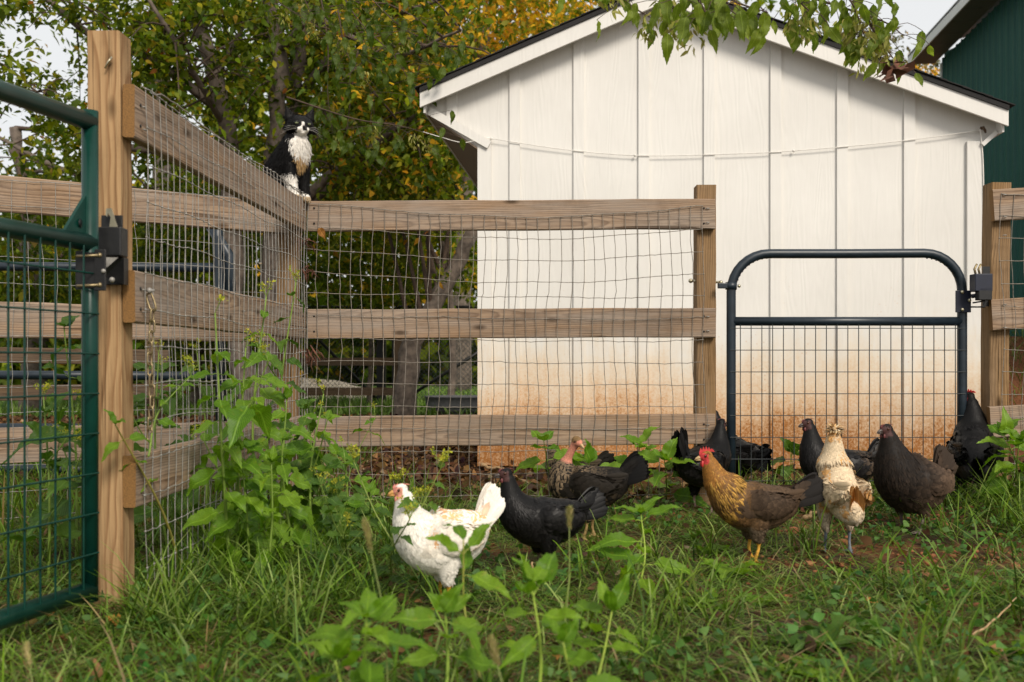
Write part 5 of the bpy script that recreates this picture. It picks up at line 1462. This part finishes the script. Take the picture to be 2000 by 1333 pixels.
    C, _ = colour(v, rng); set_cols(me, C); link('body', me, M['skin'], root)
    # fur: fine tapering locks
    N = 26000; p, n = scatter(v, t, N, rng); c, bib = colour(p, rng)
    rel = p - H; face = (p[:, 2] > .275) & (rel @ hd > .0)
    ears = (rel @ up > .04)
    d = np.tile(np.array([-.35, 0, -1.]), (N, 1)) + n * .55 + rng.normal(0, .22, (N, 3))
    d[face] = -hd * .8 + n[face] * .35 + (rel[face] @ sd)[:, None] * sd * 14 + rng.normal(0, .12, (face.sum(), 3)); d[ears] = up * .9 + n[ears] * .3
    d /= np.linalg.norm(d, axis=1)[:, None]
    Ln = rng.uniform(.008, .015, N); Ln[face] = rng.uniform(.003, .006, face.sum()); Ln[bib] = rng.uniform(.010, .020, bib.sum()); Ln[ears] = .004
    leg = p[:, 2] < .09; Ln[leg] *= .7; low = p[:, 2] < .03; Ln[low] *= .4
    s = np.cross(d, n + rng.normal(0, .3, (N, 3))); s /= np.linalg.norm(s, axis=1)[:, None] + 1e-9
    w = (Ln * .04 + .0004)[:, None]; m_ = p + d * (Ln * .55)[:, None] + rng.normal(0, .0012, (N, 3)); e = p + d * Ln[:, None] + np.array([0, 0, -1]) * (Ln * .25)[:, None] + rng.normal(0, .002, (N, 3))
    vv = np.stack([p + s * w, p - s * w, m_ + s * w * .8, m_ - s * w * .8, e], 1).reshape(-1, 3)
    F = (np.arange(N)[:, None, None] * 5 + np.array([[0, 1, 3], [0, 3, 2], [2, 3, 4]])[None]).reshape(-1, 3)
    o = link('fur', tri_mesh('fur', vv, F, np.repeat(c, 5, 0)), attrmat('fur', .7, 0, .12), root); tag(o, kind='stuff')
    em = paint('pale green eye', (.32, .36, .20), .12, var=.2, scale=200)
    for s_ in (-1, 1):
        mb = MB(); q = h(.0400, s_ * .0195, .0035); mb.ball(q, (.0085, .0085, .0062), 10, 8); ey = mb.build('eye', em, root, world=False)
        mb = MB(); q2 = h(.0462, s_ * .0200, .003); mb.ball(q2, (.0014, .0014, .0036), 6, 6); mb.build('pupil', M['blacksteel'], ey, world=False)
        mb = MB(); pts = [h(.039, s_ * .029, .0045), h(.0455, s_ * .0200, .0078), h(.044, s_ * .011, .004)]; mb.tube(catmull(pts, 8), .0030, 6); mb.build('eyelid', M['blacksteel'], root, world=False)
    mb = MB(); mb.ball(h(.053, .001, -.009), (.0055, .0055, .004), 8, 6); mb.build('nose', paint('dark nose', (.02, .012, .012), .4), root, world=False)
    mb = MB()
    for s_ in (-1, 1):
        for j in range(4):
            a0 = h(.048, s_ * .013, -.015 - .002 * (j % 3)); e0 = h(.040 - .006 * j % .02, s_ * (.058 + .005 * j), -.014 - .010 * j); mid = (a0 + e0) / 2 + up * .008
            mb.tube(catmull([a0, mid, e0], 6), [.0003] * 5 + [.00015], 3, False)
    tag(mb.build('whiskers', M['lobe'], root, world=False), kind='stuff')
cat()
# ------------------------------------------------------------------ weeds with single leaves
def plant(label, base, top, nodes, L0, L1, kind, seed, flower=0, start=.25, group=None, r=.0045, tipcrown=4, stemcol=(.16, .24, .04), side=0, up=.5, name='weed_plant', dr=.12):
    """stem from base to top (world), opposite leaf pairs turning by 90 degrees, flower head or leaf crown at the tip"""
    rng = np.random.default_rng(seed); base = V(base); top = V(top)
    t = thing(name, base, label, 'plant', group)
    H = (top - base).length; bowv = V((rng.normal(0, .05), rng.normal(0, .05), 0)) * H
    ctl = [V((0, 0, -.01)), (top - base) * .5 + bowv, (top - base)]
    q = catmull([tuple(c) for c in ctl], 18)
    mb = MB(); mb.tube(q, np.linspace(r, r * .4, 18), 6, True, stemcol)
    lv = []
    stems = [(q, nodes, start)]
    for _ in range(side):
        i = rng.integers(5, 13); a = q[i]; yaw = rng.uniform(0, 6.283); d = np.array([math.cos(yaw) * .6, math.sin(yaw) * .6, .9]); Ls = H * rng.uniform(.2, .38)
        sq = catmull([a, a + d * Ls * .5 + np.array([0, 0, -.01]), a + d * Ls + np.array([0, 0, .02])], 10); mb.tube(sq, np.linspace(r * .6, r * .3, 10), 5, False, stemcol); stems.append((sq, 2, .55))
    for (s, nn, st0) in stems:
        ph = rng.uniform(0, 3.14)
        for k in range(nn):
            u = st0 + (1 - st0) * (k + .3) / nn; f = u * (len(s) - 1); i = int(f); a = s[i] + (s[min(i + 1, len(s) - 1)] - s[i]) * (f - i)
            for j in range(2):
                if rng.uniform() < .06: continue
                yaw = ph + k * 1.5708 + j * math.pi + rng.normal(0, .25)
                el = up * (u - .3) + rng.normal(0, .22) + .05 - dr
                Lf = (L0 + (L1 - L0) * (k / max(1, nn - 1))) * rng.uniform(.8, 1.2)
                pe = Lf * .22; d = V((math.cos(yaw) * math.cos(el), math.sin(yaw) * math.cos(el), math.sin(el)))
                e = V(a) + d * pe; mb.tube([a, a + np.array(d) * pe * .5 + np.array([0, 0, .003]), tuple(e)], .0013, 4, False, stemcol)
                lv.append((e, d, Lf))
        tip = s[-1]
        if not flower or s is not q:
            for j in range(tipcrown if s is q else 2):
                yaw = ph + j * 2 * math.pi / max(1, tipcrown) + rng.normal(0, .3); el = rng.uniform(.5, 1.15)
                d = V((math.cos(yaw) * math.cos(el), math.sin(yaw) * math.cos(el), math.sin(el))); lv.append((V(tip), d, (L1 * rng.uniform(.6, 1.0))))
    heads = []
    if flower:
        for s, _, _ in stems:
            tip = s[-1]
            for j in range(flower):
                yaw = rng.uniform(0, 6.283); d = np.array([math.cos(yaw) * .45, math.sin(yaw) * .45, 1.0]); e = tip + d * rng.uniform(.02, .055); mb.tube([tip, (tip + e) / 2, e], .0010, 4, False, stemcol); heads.append(e)
    mb.build('stem', M['stem'], t, cols=True, world=False)
    for e, d, Lf in lv:
        nr = V((rng.normal(.15, .3), rng.normal(-.45, .3), 1)); place_leaf(LS[kind][rng.integers(4)], t, e, d, nr, Lf)
    for e in heads:
        m = 16; c = e + rng.normal(0, .005, (m, 3)); cc = palette(rng, m, [(.42, .42, .04), (.30, .36, .05), (.5, .45, .06)], [1, 1, .6])
        v, f, c2 = leaf_cloud(c, rng.uniform(.006, .011, m), cc, rng, droop=-.8, wid=.6)
        o = link('flower_head', tri_mesh('flower_head', v, f, c2), M['foliage'], t); tag(o, kind='stuff')
    return t

def PG(px, py, Y, X=None):
    """ground point at depth Y below photo column px"""
    x = (px - 1000) / F_PX * Y; return V((x, Y, tz(x, Y)))
FW = 'tall weeds along the wire fence'
plant('tallest yellow flowered weed climbing the wire beside the second rail', PG(450, 0, 3.10), P(420, 612, 3.02), 10, .120, .06, 'leafG', 301, 3, .15, FW, .006, side=1, dr=.55)
plant('tall weed with a yellow bud head left of the middle of the side fence', PG(462, 0, 3.15), P(480, 680, 3.12), 10, .125, .065, 'leafG', 302, 2, .15, FW, .006, side=1, dr=.5)
plant('tall flowering weed with a broad yellow head halfway along the side fence', PG(512, 0, 3.45), P(520, 580, 3.48), 10, .125, .055, 'leafG', 303, 5, .18, FW, .006, side=1, dr=.55)
plant('tall flowering weed standing against the corner post', PG(572, 0, 3.92), P(578, 552, 3.96), 10, .125, .055, 'leafS', 304, 5, .15, FW, .006, side=1, dr=.5)
plant('bushy dark green weed at the foot of the corner post', PG(592, 0, 3.75), P(596, 800, 3.78), 9, .14, .085, 'leafS', 305, 0, .08, FW, .006, side=2, dr=.55)
plant('leafy weed leaning right in front of the corner fence', PG(612, 0, 3.6), P(632, 770, 3.65), 9, .13, .055, 'leafG', 306, 2, .12, FW, .006, side=1, dr=.5)
plant('low broad leaved weed at the foot of the side fence', PG(545, 0, 3.3), P(552, 860, 3.3), 8, .135, .075, 'leafG', 307, 0, .08, FW, .006, dr=.5)
plant('broad leaved weed drooping towards the white chicken from the corner', PG(660, 0, 3.55), P(672, 885, 3.5), 7, .13, .06, 'leafS', 308, 1, .1, FW, .005, side=1, dr=.5)
plant('weed with dark leaves hanging low by the side fence', PG(488, 0, 3.1), P(470, 880, 3.05), 7, .13, .075, 'leafG', 310, 0, .1, FW, .005, dr=.5)
plant('weed filling the corner behind the wire', PG(400, 0, 3.75), P(385, 690, 3.8), 8, .125, .06, 'leafS', 311, 3, .15, FW, .005, side=1, dr=.45)
plant('dense weed in the middle of the fence corner clump', PG(575, 0, 3.5), P(560, 780, 3.5), 8, .13, .07, 'leafG', 317, 0, .1, FW, .006, dr=.55)
plant('shorter pale weed at the front of the fence corner clump', PG(520, 0, 3.05), P(530, 905, 3.05), 6, .12, .07, 'leafY', 318, 0, .1, FW, .005, dr=.4)
plant('slender weed with two leaves leaning over the bottom rail', PG(668, 0, 4.25), P(733, 815, 4.3), 2, .075, .06, 'leafG', 309, 2, .82, FW, .0028)
plant('yellow flowered weed behind the green gate', PG(95, 0, 3.0), P(85, 775, 3.05), 6, .11, .05, 'leafS', 312, 5, .2, None, .005, side=3)
plant('leafy weed with drooping tip behind the green gate', PG(150, 0, 3.2), P(125, 640, 3.2), 6, .14, .08, 'leafS', 313, 0, .25, None, .005, side=1)
plant('broad leaved weed behind the wire near the yellow post', PG(330, 0, 3.4), P(310, 690, 3.45), 6, .15, .08, 'leafS', 314, 4, .2, None, .005, side=2)
# leaning half dead stem at the yellow post
plant('half dead yellow stem leaning across the wire beside the yellow post', G(362, 1130) + V((0, .0, 0)), P(225, 830, 2.55), 3, .055, .05, 'leafG', 315, 0, .62, None, .0052, 3, (.30, .26, .06), up=.1)
dst = PG(352, 0, 2.75)
plant('pale green side shoot rising in front of the hanging chain', P(290, 885, 2.66), P(372, 735, 2.85), 3, .05, .035, 'leafG', 316, 5, .35, None, .003, 2)

FG = 'blurred bright shoots in the foreground'
plant('bright young shoot with four upright leaves at the bottom left of centre', PG(722, 0, 1.72), P(716, 1205, 1.72), 3, .09, .085, 'leafY', 321, 0, .62, FG, .005, 4, (.26, .36, .05), up=.7)
plant('bright weed in front of the white chicken\'s feet', PG(862, 0, 1.82), P(870, 1195, 1.85), 3, .085, .075, 'leafG', 323, 0, .55, FG, .005, 4, (.22, .32, .05), up=.6)
plant('tall thin shoot crossing the white chicken with one large leaf on top', PG(962, 0, 1.90), P(905, 1055, 2.0), 2, .085, .08, 'leafY', 324, 0, .72, FG, .0038, 1, (.25, .26, .05), up=.9)
plant('sharp tipped bright shoot at the bottom centre', PG(1040, 0, 1.80), P(1038, 1140, 1.82), 4, .085, .085, 'leafY', 326, 0, .5, FG, .0045, 3, (.26, .36, .05), up=.75)
plant('weed with one large rounded leaf right of the bottom centre', PG(1150, 0, 1.95), P(1195, 1195, 2.0), 3, .07, .095, 'leafY', 328, 0, .55, FG, .0045, 3, (.26, .34, .05), up=.3)
plant('broken shoot tilting right at the bottom centre', PG(1120, 0, 1.75), P(1100, 1255, 1.75), 2, .08, .07, 'leafG', 329, 0, .5, FG, .004, 3, (.26, .34, .05))
plant('low bright weed at the bottom edge left of the first shoot', PG(660, 0, 1.66), P(655, 1290, 1.66), 3, .09, .08, 'leafY', 330, 0, .4, FG, .0045, 4, (.26, .36, .05), up=.6)
MG = 'bright shoots among the chickens'
plant('fresh pale green shoot standing in the grass between the black and golden chickens', G(1236, 1180), P(1252, 1005, 2.85), 6, .13, .085, 'leafY', 341, 0, .28, MG, .004, 4, (.28, .38, .05), up=.7)
plant('pointed shoot in front of the bottom rail beside the bare pink neck', G(1075, 985), P(1062, 862, 4.3), 4, .14, .12, 'leafG', 342, 0, .3, MG, .004, 3, (.2, .3, .05), up=.7)
plant('shoot with wide leaves just right of the bare pink neck', G(1165, 975), P(1150, 905, 4.25), 4, .14, .13, 'leafG', 343, 0, .35, MG, .004, 3, (.2, .3, .05), up=.6)
plant('tall shoot with a forked top before the bottom rail', G(1265, 970), P(1250, 868, 4.35), 4, .13, .12, 'leafG', 344, 0, .3, MG, .004, 2, (.24, .32, .06), up=.6)
plant('leafy shoot left of the black chicken\'s raised tail', G(1300, 985), P(1298, 900, 4.2), 5, .14, .12, 'leafG', 345, 0, .25, MG, .004, 3, (.2, .3, .05), up=.7)
plant('shoot at the foot of the right fence post', G(1962, 975), P(1962, 850, 4.15), 6, .14, .11, 'leafG', 346, 0, .25, MG, .004, 4, (.2, .3, .05), up=.7)
plant('second shoot at the right edge below the rails', G(1995, 985), P(1990, 865, 4.1), 6, .13, .11, 'leafG', 347, 0, .2, MG, .004, 4, (.2, .3, .05), up=.7)
plant('wide leaved weed growing against the foot of the shed behind the gate', PG(1545, 0, 5.6), PG(1545, 0, 5.6) + V((0, 0, .16)), 3, .15, .13, 'leafS', 348, 0, .4, None, .004, 3)
plant('yellow flowered sprawling weed in front of the white chicken\'s breast', G(770, 1150), P(800, 1015, 2.5), 6, .062, .035, 'leafS', 349, 6, .2, None, .004, 2, (.2, .26, .05), side=4, up=.3)
plant('low round leaved weed left of the white chicken', G(680, 1110), P(672, 1040, 2.75), 5, .07, .05, 'leafS', 350, 3, .1, None, .004, 3, side=3, up=.2)
plant('low leafy weed under the tall weeds left of the white chicken', G(715, 1040), P(722, 960, 3.3), 4, .08, .06, 'leafG', 351, 0, .2, None, .004, 3, side=1)

def rosette(label, px, py, n, L, mats, seed, group='lobed rosettes in the grass'):
    rng = np.random.default_rng(seed); b = G(px, py)
    t = thing('rosette_weed', b, label, 'plant', group)
    for k in range(n):
        yaw = k * 2.4 + rng.normal(0, .3); el = rng.uniform(.1, .75); d = V((math.cos(yaw) * math.cos(el), math.sin(yaw) * math.cos(el), math.sin(el)))
        place_leaf(mats[rng.integers(4)], t, V((0, 0, .008)), d, V((0, 0, 1)), L * rng.uniform(.7, 1.2))
for k, (px, py, n, L, m, lab) in enumerate([(1385, 1085, 9, .10, LOBE, 'lobed green weed rosette under the golden chicken\'s breast'), (1425, 1130, 8, .11, LOBE, 'lobed weed rosette in the grass before the golden chicken\'s feet'), (1345, 1060, 7, .09, LOBES, 'lobed weed rosette left of the golden chicken'),
        (1600, 1275, 8, .11, LOBES, 'dark lobed weed rosette in the lower right grass'), (1370, 1195, 7, .09, LOBE, 'pale lobed weed rosette right of the bottom centre'), (1700, 1250, 6, .09, LOBES, 'small lobed weed at the lower right'),
        (1480, 1190, 7, .08, LOBE, 'lobed weed rosette below the golden chicken'), (1090, 1180, 8, .07, LOBES, 'lobed weed rosette below the black chicken'), (1975, 1290, 6, .10, LOBE, 'lobed weed in the bottom right corner'), (1560, 1325, 7, .10, LOBE, 'lobed weed on the bottom edge below the cream chicken'),
        (1650, 1130, 5, .07, LOBE, 'small lobed weed at the cream chicken\'s feet'), (905, 1190, 7, .07, LOBES, 'lobed weed just behind the white chicken\'s leg')]):
    rosette(lab, px, py, n, L, m, 400 + k)

# foxtail seed heads
def foxtail(label, base, top, seed, Lh=.055):
    rng = np.random.default_rng(seed); base, top = V(base), V(top)
    t = thing('foxtail_grass', base, label, 'grass stem', 'foxtail stems in the foreground')
    q = catmull([(0, 0, 0), tuple((top - base) * .55 + V((.01, 0, .02))), tuple(top - base)], 14)
    mb = MB(); mb.tube(q, np.linspace(.0018, .0011, 14), 5, False, (.18, .22, .06)); mb.build('stalk', M['stem'], t, True, False)
    d = q[-1] - q[-2]; d /= np.linalg.norm(d); m = 320; u = rng.uniform(0, 1, m)
    c = q[-1] + d * (u * Lh)[:, None] + rng.normal(0, .0022, (m, 3)); dr = rng.normal(0, 1, (m, 3)); dr -= d * (dr @ d)[:, None]; dr /= np.linalg.norm(dr, axis=1)[:, None]
    dd = dr * .75 + d; Lb = .0105 * np.sin(np.pi * np.clip(u * .85 + .1, 0, 1)) + .002; s = np.cross(dd, dr); s /= np.linalg.norm(s, axis=1)[:, None]
    v = np.stack([c + s * .0011, c - s * .0011, c + dd * Lb[:, None]], 1).reshape(-1, 3)
    o = link('seed_head', tri_mesh('seed_head', v, np.arange(m * 3).reshape(-1, 3), np.repeat(palette(rng, m, [(.34, .30, .12), (.42, .34, .17), (.27, .28, .09)], [1, 1, 1]), 3, 0)), M['grass'], t); tag(o, kind='stuff')
foxtail('blurred foxtail head left of the white chicken\'s breast', PG(760, 0, 1.75), P(724, 1075, 1.8), 501)
foxtail('foxtail head in front of the black chicken\'s back', PG(1085, 0, 2.0), P(1112, 1030, 2.05), 502, .040)
foxtail('foxtail head at the bottom centre among the bright shoots', PG(985, 0, 1.55), P(972, 1300, 1.6), 503, .045)
foxtail('pale foxtail head in the bottom left grass', PG(45, 0, 1.75), P(58, 1305, 1.8), 504, .05)

# sticks, dry leaves, dried wisps on the corner post
def stick(label, pts, r, seed):
    rng = np.random.default_rng(seed); q = catmull([tuple(p) for p in pts], 12); q[1:-1] += rng.normal(0, r * .3, q[1:-1].shape)
    mb = MB(); mb.tube(q, np.linspace(r, r * .5, 12), 7)
    if r > .006: mb.tube(catmull([q[6], q[6] + np.array([.03, -.01, .012]), q[6] + np.array([.05, -.015, .006])], 5), [r * .6] * 4 + [r * .3], 6)
    single('stick', mb, paint('dry stick %d' % seed, (.40, .26, .13), .85, var=.3, scale=60), tuple(pts[0]), label, 'stick')
stick('pale forked stick on the clay behind the golden chicken', [G(1570, 1018) + V((0, 0, .012)), G(1592, 1012) + V((0, 0, .022)), G(1612, 1000) + V((0, 0, .02))], .011, 601)
stick('thin dry stick lying left of the cream chicken', [G(1572, 1058) + V((0, 0, .01)), G(1605, 1066) + V((0, 0, .014)), G(1640, 1072) + V((0, 0, .01))], .006, 602)
stick('long dead stem lying in the grass left of the white chicken', [G(470, 1072) + V((0, 0, .03)), G(540, 1082) + V((0, 0, .025)), G(620, 1088) + V((0, 0, .03))], .005, 603)
stick('dry stick angled in the grass at the right edge', [G(1900, 1265) + V((0, 0, .03)), G(1945, 1248) + V((0, 0, .05)), G(1985, 1220) + V((0, 0, .07))], .003, 604)
stick('short broken stick standing under the black chicken', [G(1036, 1138) + V((0, 0, -.01)), G(1036, 1138) + V((.002, 0, .03)), G(1036, 1138) + V((.006, 0, .062))], .006, 605)
stick('pale stick lying at the foot of the shed corner', [P(940, 908, 5.9), P(960, 915, 5.9), P(985, 916, 5.9)], .013, 606)
for k, (px, py, L, lab) in enumerate([(325, 1160, .05, 'dry orange leaf in the grass at the foot of the yellow post'), (215, 1225, .06, 'curled brown leaf at the foot of the yellow post'), (20, 1235, .09, 'large brown leaf under the green gate\'s bottom rail'), (60, 1215, .07, 'brown leaf under the green gate'), (1090, 1300, .04, 'small orange leaf in the foreground grass'), (1690, 1190, .04, 'brown dry leaf in the right grass')]):
    rng = np.random.default_rng(700 + k); b = G(px, py)
    o = place_leaf(DRY[k % 4], None, b + V((0, 0, .025)), V((rng.normal(), rng.normal(), .15)), V((rng.normal(0, .3), -.4, 1)), L, 'fallen_leaf'); tag(o, lab, 'leaf', 'fallen leaves in the yard')
lf1 = place_leaf(DRY[1], None, P(622, 446, 4.5), V((.4, 0, -.5)), V((0, -1, .4)), .055, 'fallen_leaf'); tag(lf1, 'orange dry leaf caught in the wire under the top rail by the corner', 'leaf', 'fallen leaves in the yard')
for k, (px, py, s, lab) in enumerate([(592, 470, 1.0, 'brown dried wisp hanging under the top rail at the corner'), (600, 528, .9, 'curled brown dried clump on the corner wire above the middle rail'), (606, 690, 1.3, 'shaggy brown dried clump hanging below the middle rail at the corner')]):
    rng = np.random.default_rng(720 + k); mb = MB(); c = P(px, py, 4.5)
    for j in range(26):
        a = c + V(rng.normal(0, .014, 3) * s); e = a + V((rng.normal(.004, .014), rng.normal(0, .01), rng.normal(-.018, .014))) * s * 1.4
        mb.tube([a, (a + e) / 2 + V(rng.normal(0, .006, 3)), e], [.0035 * s, .005 * s, .001], 5, False, flat=.35)
    single('dried_wisp', mb, M['deadbrown'], tuple(c), lab, 'dead plant', 'dried plant wisps on the corner post')
# ------------------------------------------------------------------ grass, litter
def vnoise(x, y, s, seed):
    rng = np.random.default_rng(seed); g = rng.uniform(0, 1, (64, 64))
    u, v = x * s + 500, y * s + 500; i, j = np.floor(u).astype(int), np.floor(v).astype(int); a, b = u - i, v - j
    a = a * a * (3 - 2 * a); b = b * b * (3 - 2 * b)
    f = lambda p, q: g[p % 64, q % 64]
    return (f(i, j) * (1 - a) + f(i + 1, j) * a) * (1 - b) + (f(i, j + 1) * (1 - a) + f(i + 1, j + 1) * a) * b

def blades(x, y, z, L, W, yaw, lean, bend, cols, tipmul=1.15):
    """curved tapering blades; lean 0 = upright, 1 = flat"""
    N = len(x); ts = np.array([0, .38, .72, 1.0])
    d = np.stack([np.cos(yaw), np.sin(yaw), np.zeros(N)], 1); s = np.stack([-np.sin(yaw), np.cos(yaw), np.zeros(N)], 1)
    v = np.zeros((N, 7, 3)); k = 0; b0 = np.stack([x, y, z], 1)
    pos = b0.copy(); prev = 0
    for i, t in enumerate(ts):
        if i:
            ang = np.clip(lean + bend * (t + prev) / 2, 0, 2.3); st = (t - prev) * L
            pos = pos + d * (np.sin(ang) * st)[:, None]; pos[:, 2] += np.cos(ang) * st
            pos[:, 2] = np.maximum(pos[:, 2], terrain(pos[:, 0], pos[:, 1]) + .004)
            prev = t
        if i == 3: v[:, 6] = pos
        else:
            w = (W * (.75, 1.0, .72)[i])[:, None] * .5
            v[:, k] = pos + s * w; v[:, k + 1] = pos - s * w; k += 2
    f = np.array([[0, 1, 3], [0, 3, 2], [2, 3, 5], [2, 5, 4], [4, 5, 6]])
    F = (np.arange(N)[:, None, None] * 7 + f[None]).reshape(-1, 3)
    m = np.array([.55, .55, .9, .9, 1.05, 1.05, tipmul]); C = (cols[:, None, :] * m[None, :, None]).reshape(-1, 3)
    return v.reshape(-1, 3), F, C

GCOL = [(.070, .135, .012), (.105, .185, .018), (.155, .245, .034), (.23, .30, .080), (.050, .100, .018)]
STRAW = [(.22, .15, .065), (.30, .22, .11), (.15, .085, .035), (.12, .10, .04)]
def build_grass():
    rng = np.random.default_rng(77)
    V_, F_, C_ = [], [], []; off = [0]
    def push(v, f, c): V_.append(v); F_.append(f + off[0]); C_.append(c); off[0] += len(v)
    def in_region(n, x0, x1, y0, y1):
        return rng.uniform(x0, x1, n), rng.uniform(y0, y1, n)
    def density(x, y):
        d = vnoise(x, y, 2.1, 1) * .6 + vnoise(x, y, 6.3, 2) * .4
        dens = sstep(.24, .56, d)
        dens = np.maximum(dens, sstep(2.6, 2.1, y) * .9)                    # thick in front
        dens = np.maximum(dens, sstep(-.35, -.75, x) * sstep(3.6, 2.8, y))   # rank growth by the yellow post
        bare = sstep(.7, 1.3, x) * sstep(2.95, 3.3, y) * sstep(4.6, 4.2, y)   # scratched clay by the gate
        dens = dens * (1 - .97 * bare * sstep(.32, .5, vnoise(x, y, 2.9, 44)))
        dens = dens * (1 - .75 * sstep(4.5, 4.8, y) * sstep(1.3, .6, x))
        return dens
    # upright and arching green blades
    x, y = in_region(135000, -2.9, 3.6, 1.15, 5.6)
    k = rng.uniform(0, 1, len(x)) < density(x, y) * .80 + .12; x, y = x[k], y[k]; N = len(x)
    tall = np.clip(vnoise(x, y, 3.3, 5) * 1.3 - .2, 0, 1)
    L = rng.gamma(4, .013, N) * (.55 + .9 * tall) + .025
    L *= 1 + .9 * sstep(-.3, -.8, x) * sstep(3.7, 3.0, y)
    lean = .15 + rng.beta(2.4, 1.8, N) * 1.35; bend = rng.uniform(.2, 1.9, N)
    yaw = rng.uniform(0, 6.283, N) + 1.2 * vnoise(x, y, 1.5, 9) * 3
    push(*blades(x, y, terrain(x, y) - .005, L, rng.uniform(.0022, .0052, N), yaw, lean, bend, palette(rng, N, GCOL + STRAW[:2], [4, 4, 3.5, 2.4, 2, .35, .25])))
    # flattened thatch: pale and brown blades lying down
    x, y = in_region(80000, -2.9, 3.6, 1.15, 5.4); k = rng.uniform(0, 1, len(x)) < (.35 + .65 * vnoise(x, y, 2.7, 12)) * (1 - .9 * sstep(.7, 1.3, x) * sstep(2.95, 3.3, y) * sstep(.32, .5, vnoise(x, y, 2.9, 44))); x, y = x[k], y[k]; N = len(x)
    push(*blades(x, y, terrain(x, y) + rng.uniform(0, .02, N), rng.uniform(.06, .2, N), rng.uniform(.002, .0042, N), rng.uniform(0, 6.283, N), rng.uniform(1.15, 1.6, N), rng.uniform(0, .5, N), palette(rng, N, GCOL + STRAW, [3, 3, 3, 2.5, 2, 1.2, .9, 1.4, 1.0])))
    # long wide blades in tufts
    nt_ = 170; tx, ty = in_region(nt_, -1.2, 3.2, 1.3, 4.9)
    tx = np.concatenate([tx, rng.uniform(-1.0, -.35, 60), rng.uniform(.9, 2.3, 40), rng.uniform(1.85, 2.4, 36)]); ty = np.concatenate([ty, rng.uniform(2.35, 3.6, 60), rng.uniform(4.45, 5.2, 40), rng.uniform(3.6, 4.4, 36)])
    i = np.repeat(np.arange(len(tx)), 17); N = len(i)
    x = tx[i] + rng.normal(0, .03, N); y = ty[i] + rng.normal(0, .03, N)
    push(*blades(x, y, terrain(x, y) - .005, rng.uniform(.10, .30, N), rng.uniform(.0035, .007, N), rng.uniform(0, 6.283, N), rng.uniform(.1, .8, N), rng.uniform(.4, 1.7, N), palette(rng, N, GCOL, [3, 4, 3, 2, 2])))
    # clover-like ground leaves
    x, y = in_region(9000, -1.3, 3.3, 1.3, 4.6); k = vnoise(x, y, 1.9, 30) > .45; x, y = x[k], y[k]; N = len(x)
    c = np.stack([x, y, terrain(x, y) + rng.uniform(.015, .06, N)], 1)
    push(*leaf_cloud(c, rng.uniform(.014, .034, N), palette(rng, N, [(.05, .12, .02), (.08, .17, .035), (.11, .19, .05)], [2, 2, 1]), rng, droop=.0, wid=.85))
    # far lawn and ragged grass in the distant yard
    x, y = in_region(26000, -9, .6, 12.3, 24); N = len(x)
    push(*blades(x, y, terrain(x, y), rng.uniform(.06, .22, N), rng.uniform(.012, .03, N), rng.uniform(0, 6.283, N), rng.uniform(.1, .8, N), rng.uniform(.2, 1.2, N), palette(rng, N, [(.10, .19, .03), (.15, .25, .05), (.2, .29, .07)], [1, 1, 1])))
    x, y = in_region(9000, -4.5, -1.0, 3.0, 7.5); N = len(x)
    push(*blades(x, y, terrain(x, y), rng.uniform(.08, .3, N), rng.uniform(.003, .008, N), rng.uniform(0, 6.283, N), rng.uniform(.1, 1.0, N), rng.uniform(.2, 1.5, N), palette(rng, N, GCOL[:3] + STRAW[:1], [3, 3, 2, .5])))
    x, y = in_region(2500, 3.2, 7, 7, 12.5); N = len(x)
    push(*blades(x, y, terrain(x, y), rng.uniform(.05, .25, N), rng.uniform(.006, .012, N), rng.uniform(0, 6.283, N), rng.uniform(.1, .8, N), rng.uniform(.2, 1.2, N), palette(rng, N, GCOL, [1, 1, 1, 1, 1])))
    o = link('grass', tri_mesh('grass', np.concatenate(V_), np.concatenate(F_), np.concatenate(C_)), M['grass'])
    tag(o, 'tangled green grass and flattened straw covering the chicken yard', 'grass', kind='stuff')
    # dead leaf litter under the shed-side trees and scattered in the grass
    x1, y1 = in_region(30000, -6.5, .3, 4.75, 12.6); x2, y2 = in_region(1100, -1.5, 3.3, 1.4, 4.8); x3, y3 = in_region(3000, .3, 3.3, 4.7, 6.0)
    x, y = np.concatenate([x1, x2, x3]), np.concatenate([y1, y2, y3]); N = len(x)
    c = np.stack([x, y, terrain(x, y) + rng.uniform(.004, .03, N)], 1)
    cols = palette(rng, N, [(.10, .052, .025), (.17, .09, .04), (.06, .032, .018), (.26, .13, .05), (.30, .22, .13)], [4, 3, 4, 1, .8])
    sz = rng.uniform(.025, .075, N); sz[30000:31100] *= .65
    v, f, cc = leaf_cloud(c, sz, cols, rng, droop=.0, wid=.7)
    v[:, 2] = np.maximum(v[:, 2], terrain(v[:, 0], v[:, 1]) + .003)
    o = link('leaf_litter', tri_mesh('leaf_litter', v, f, cc), M['litter']); tag(o, 'brown dead leaves littering the ground behind the fence', 'leaf litter', kind='stuff')
    # clods of red clay
    N = 2600; x = rng.uniform(.5, 2.6, N); y = rng.uniform(2.6, 4.7, N); k = vnoise(x, y, 2.4, 40) > .42; x, y = x[k], y[k]
    mb = MB()
    for a, b in zip(x, y):
        r = rng.gamma(2, .0022) + .002; mb.ball((a, b, tz(a, b) + r * .3), (r * rng.uniform(.8, 1.4), r * rng.uniform(.8, 1.4), r * .7), 5, 4)
    o = mb.build('clay_clods', paint('red clay', (.24, .085, .035), .95, var=.35, scale=40)); tag(o, 'loose red clay crumbs scratched up in front of the gate', 'clay', kind='stuff')
build_grass()
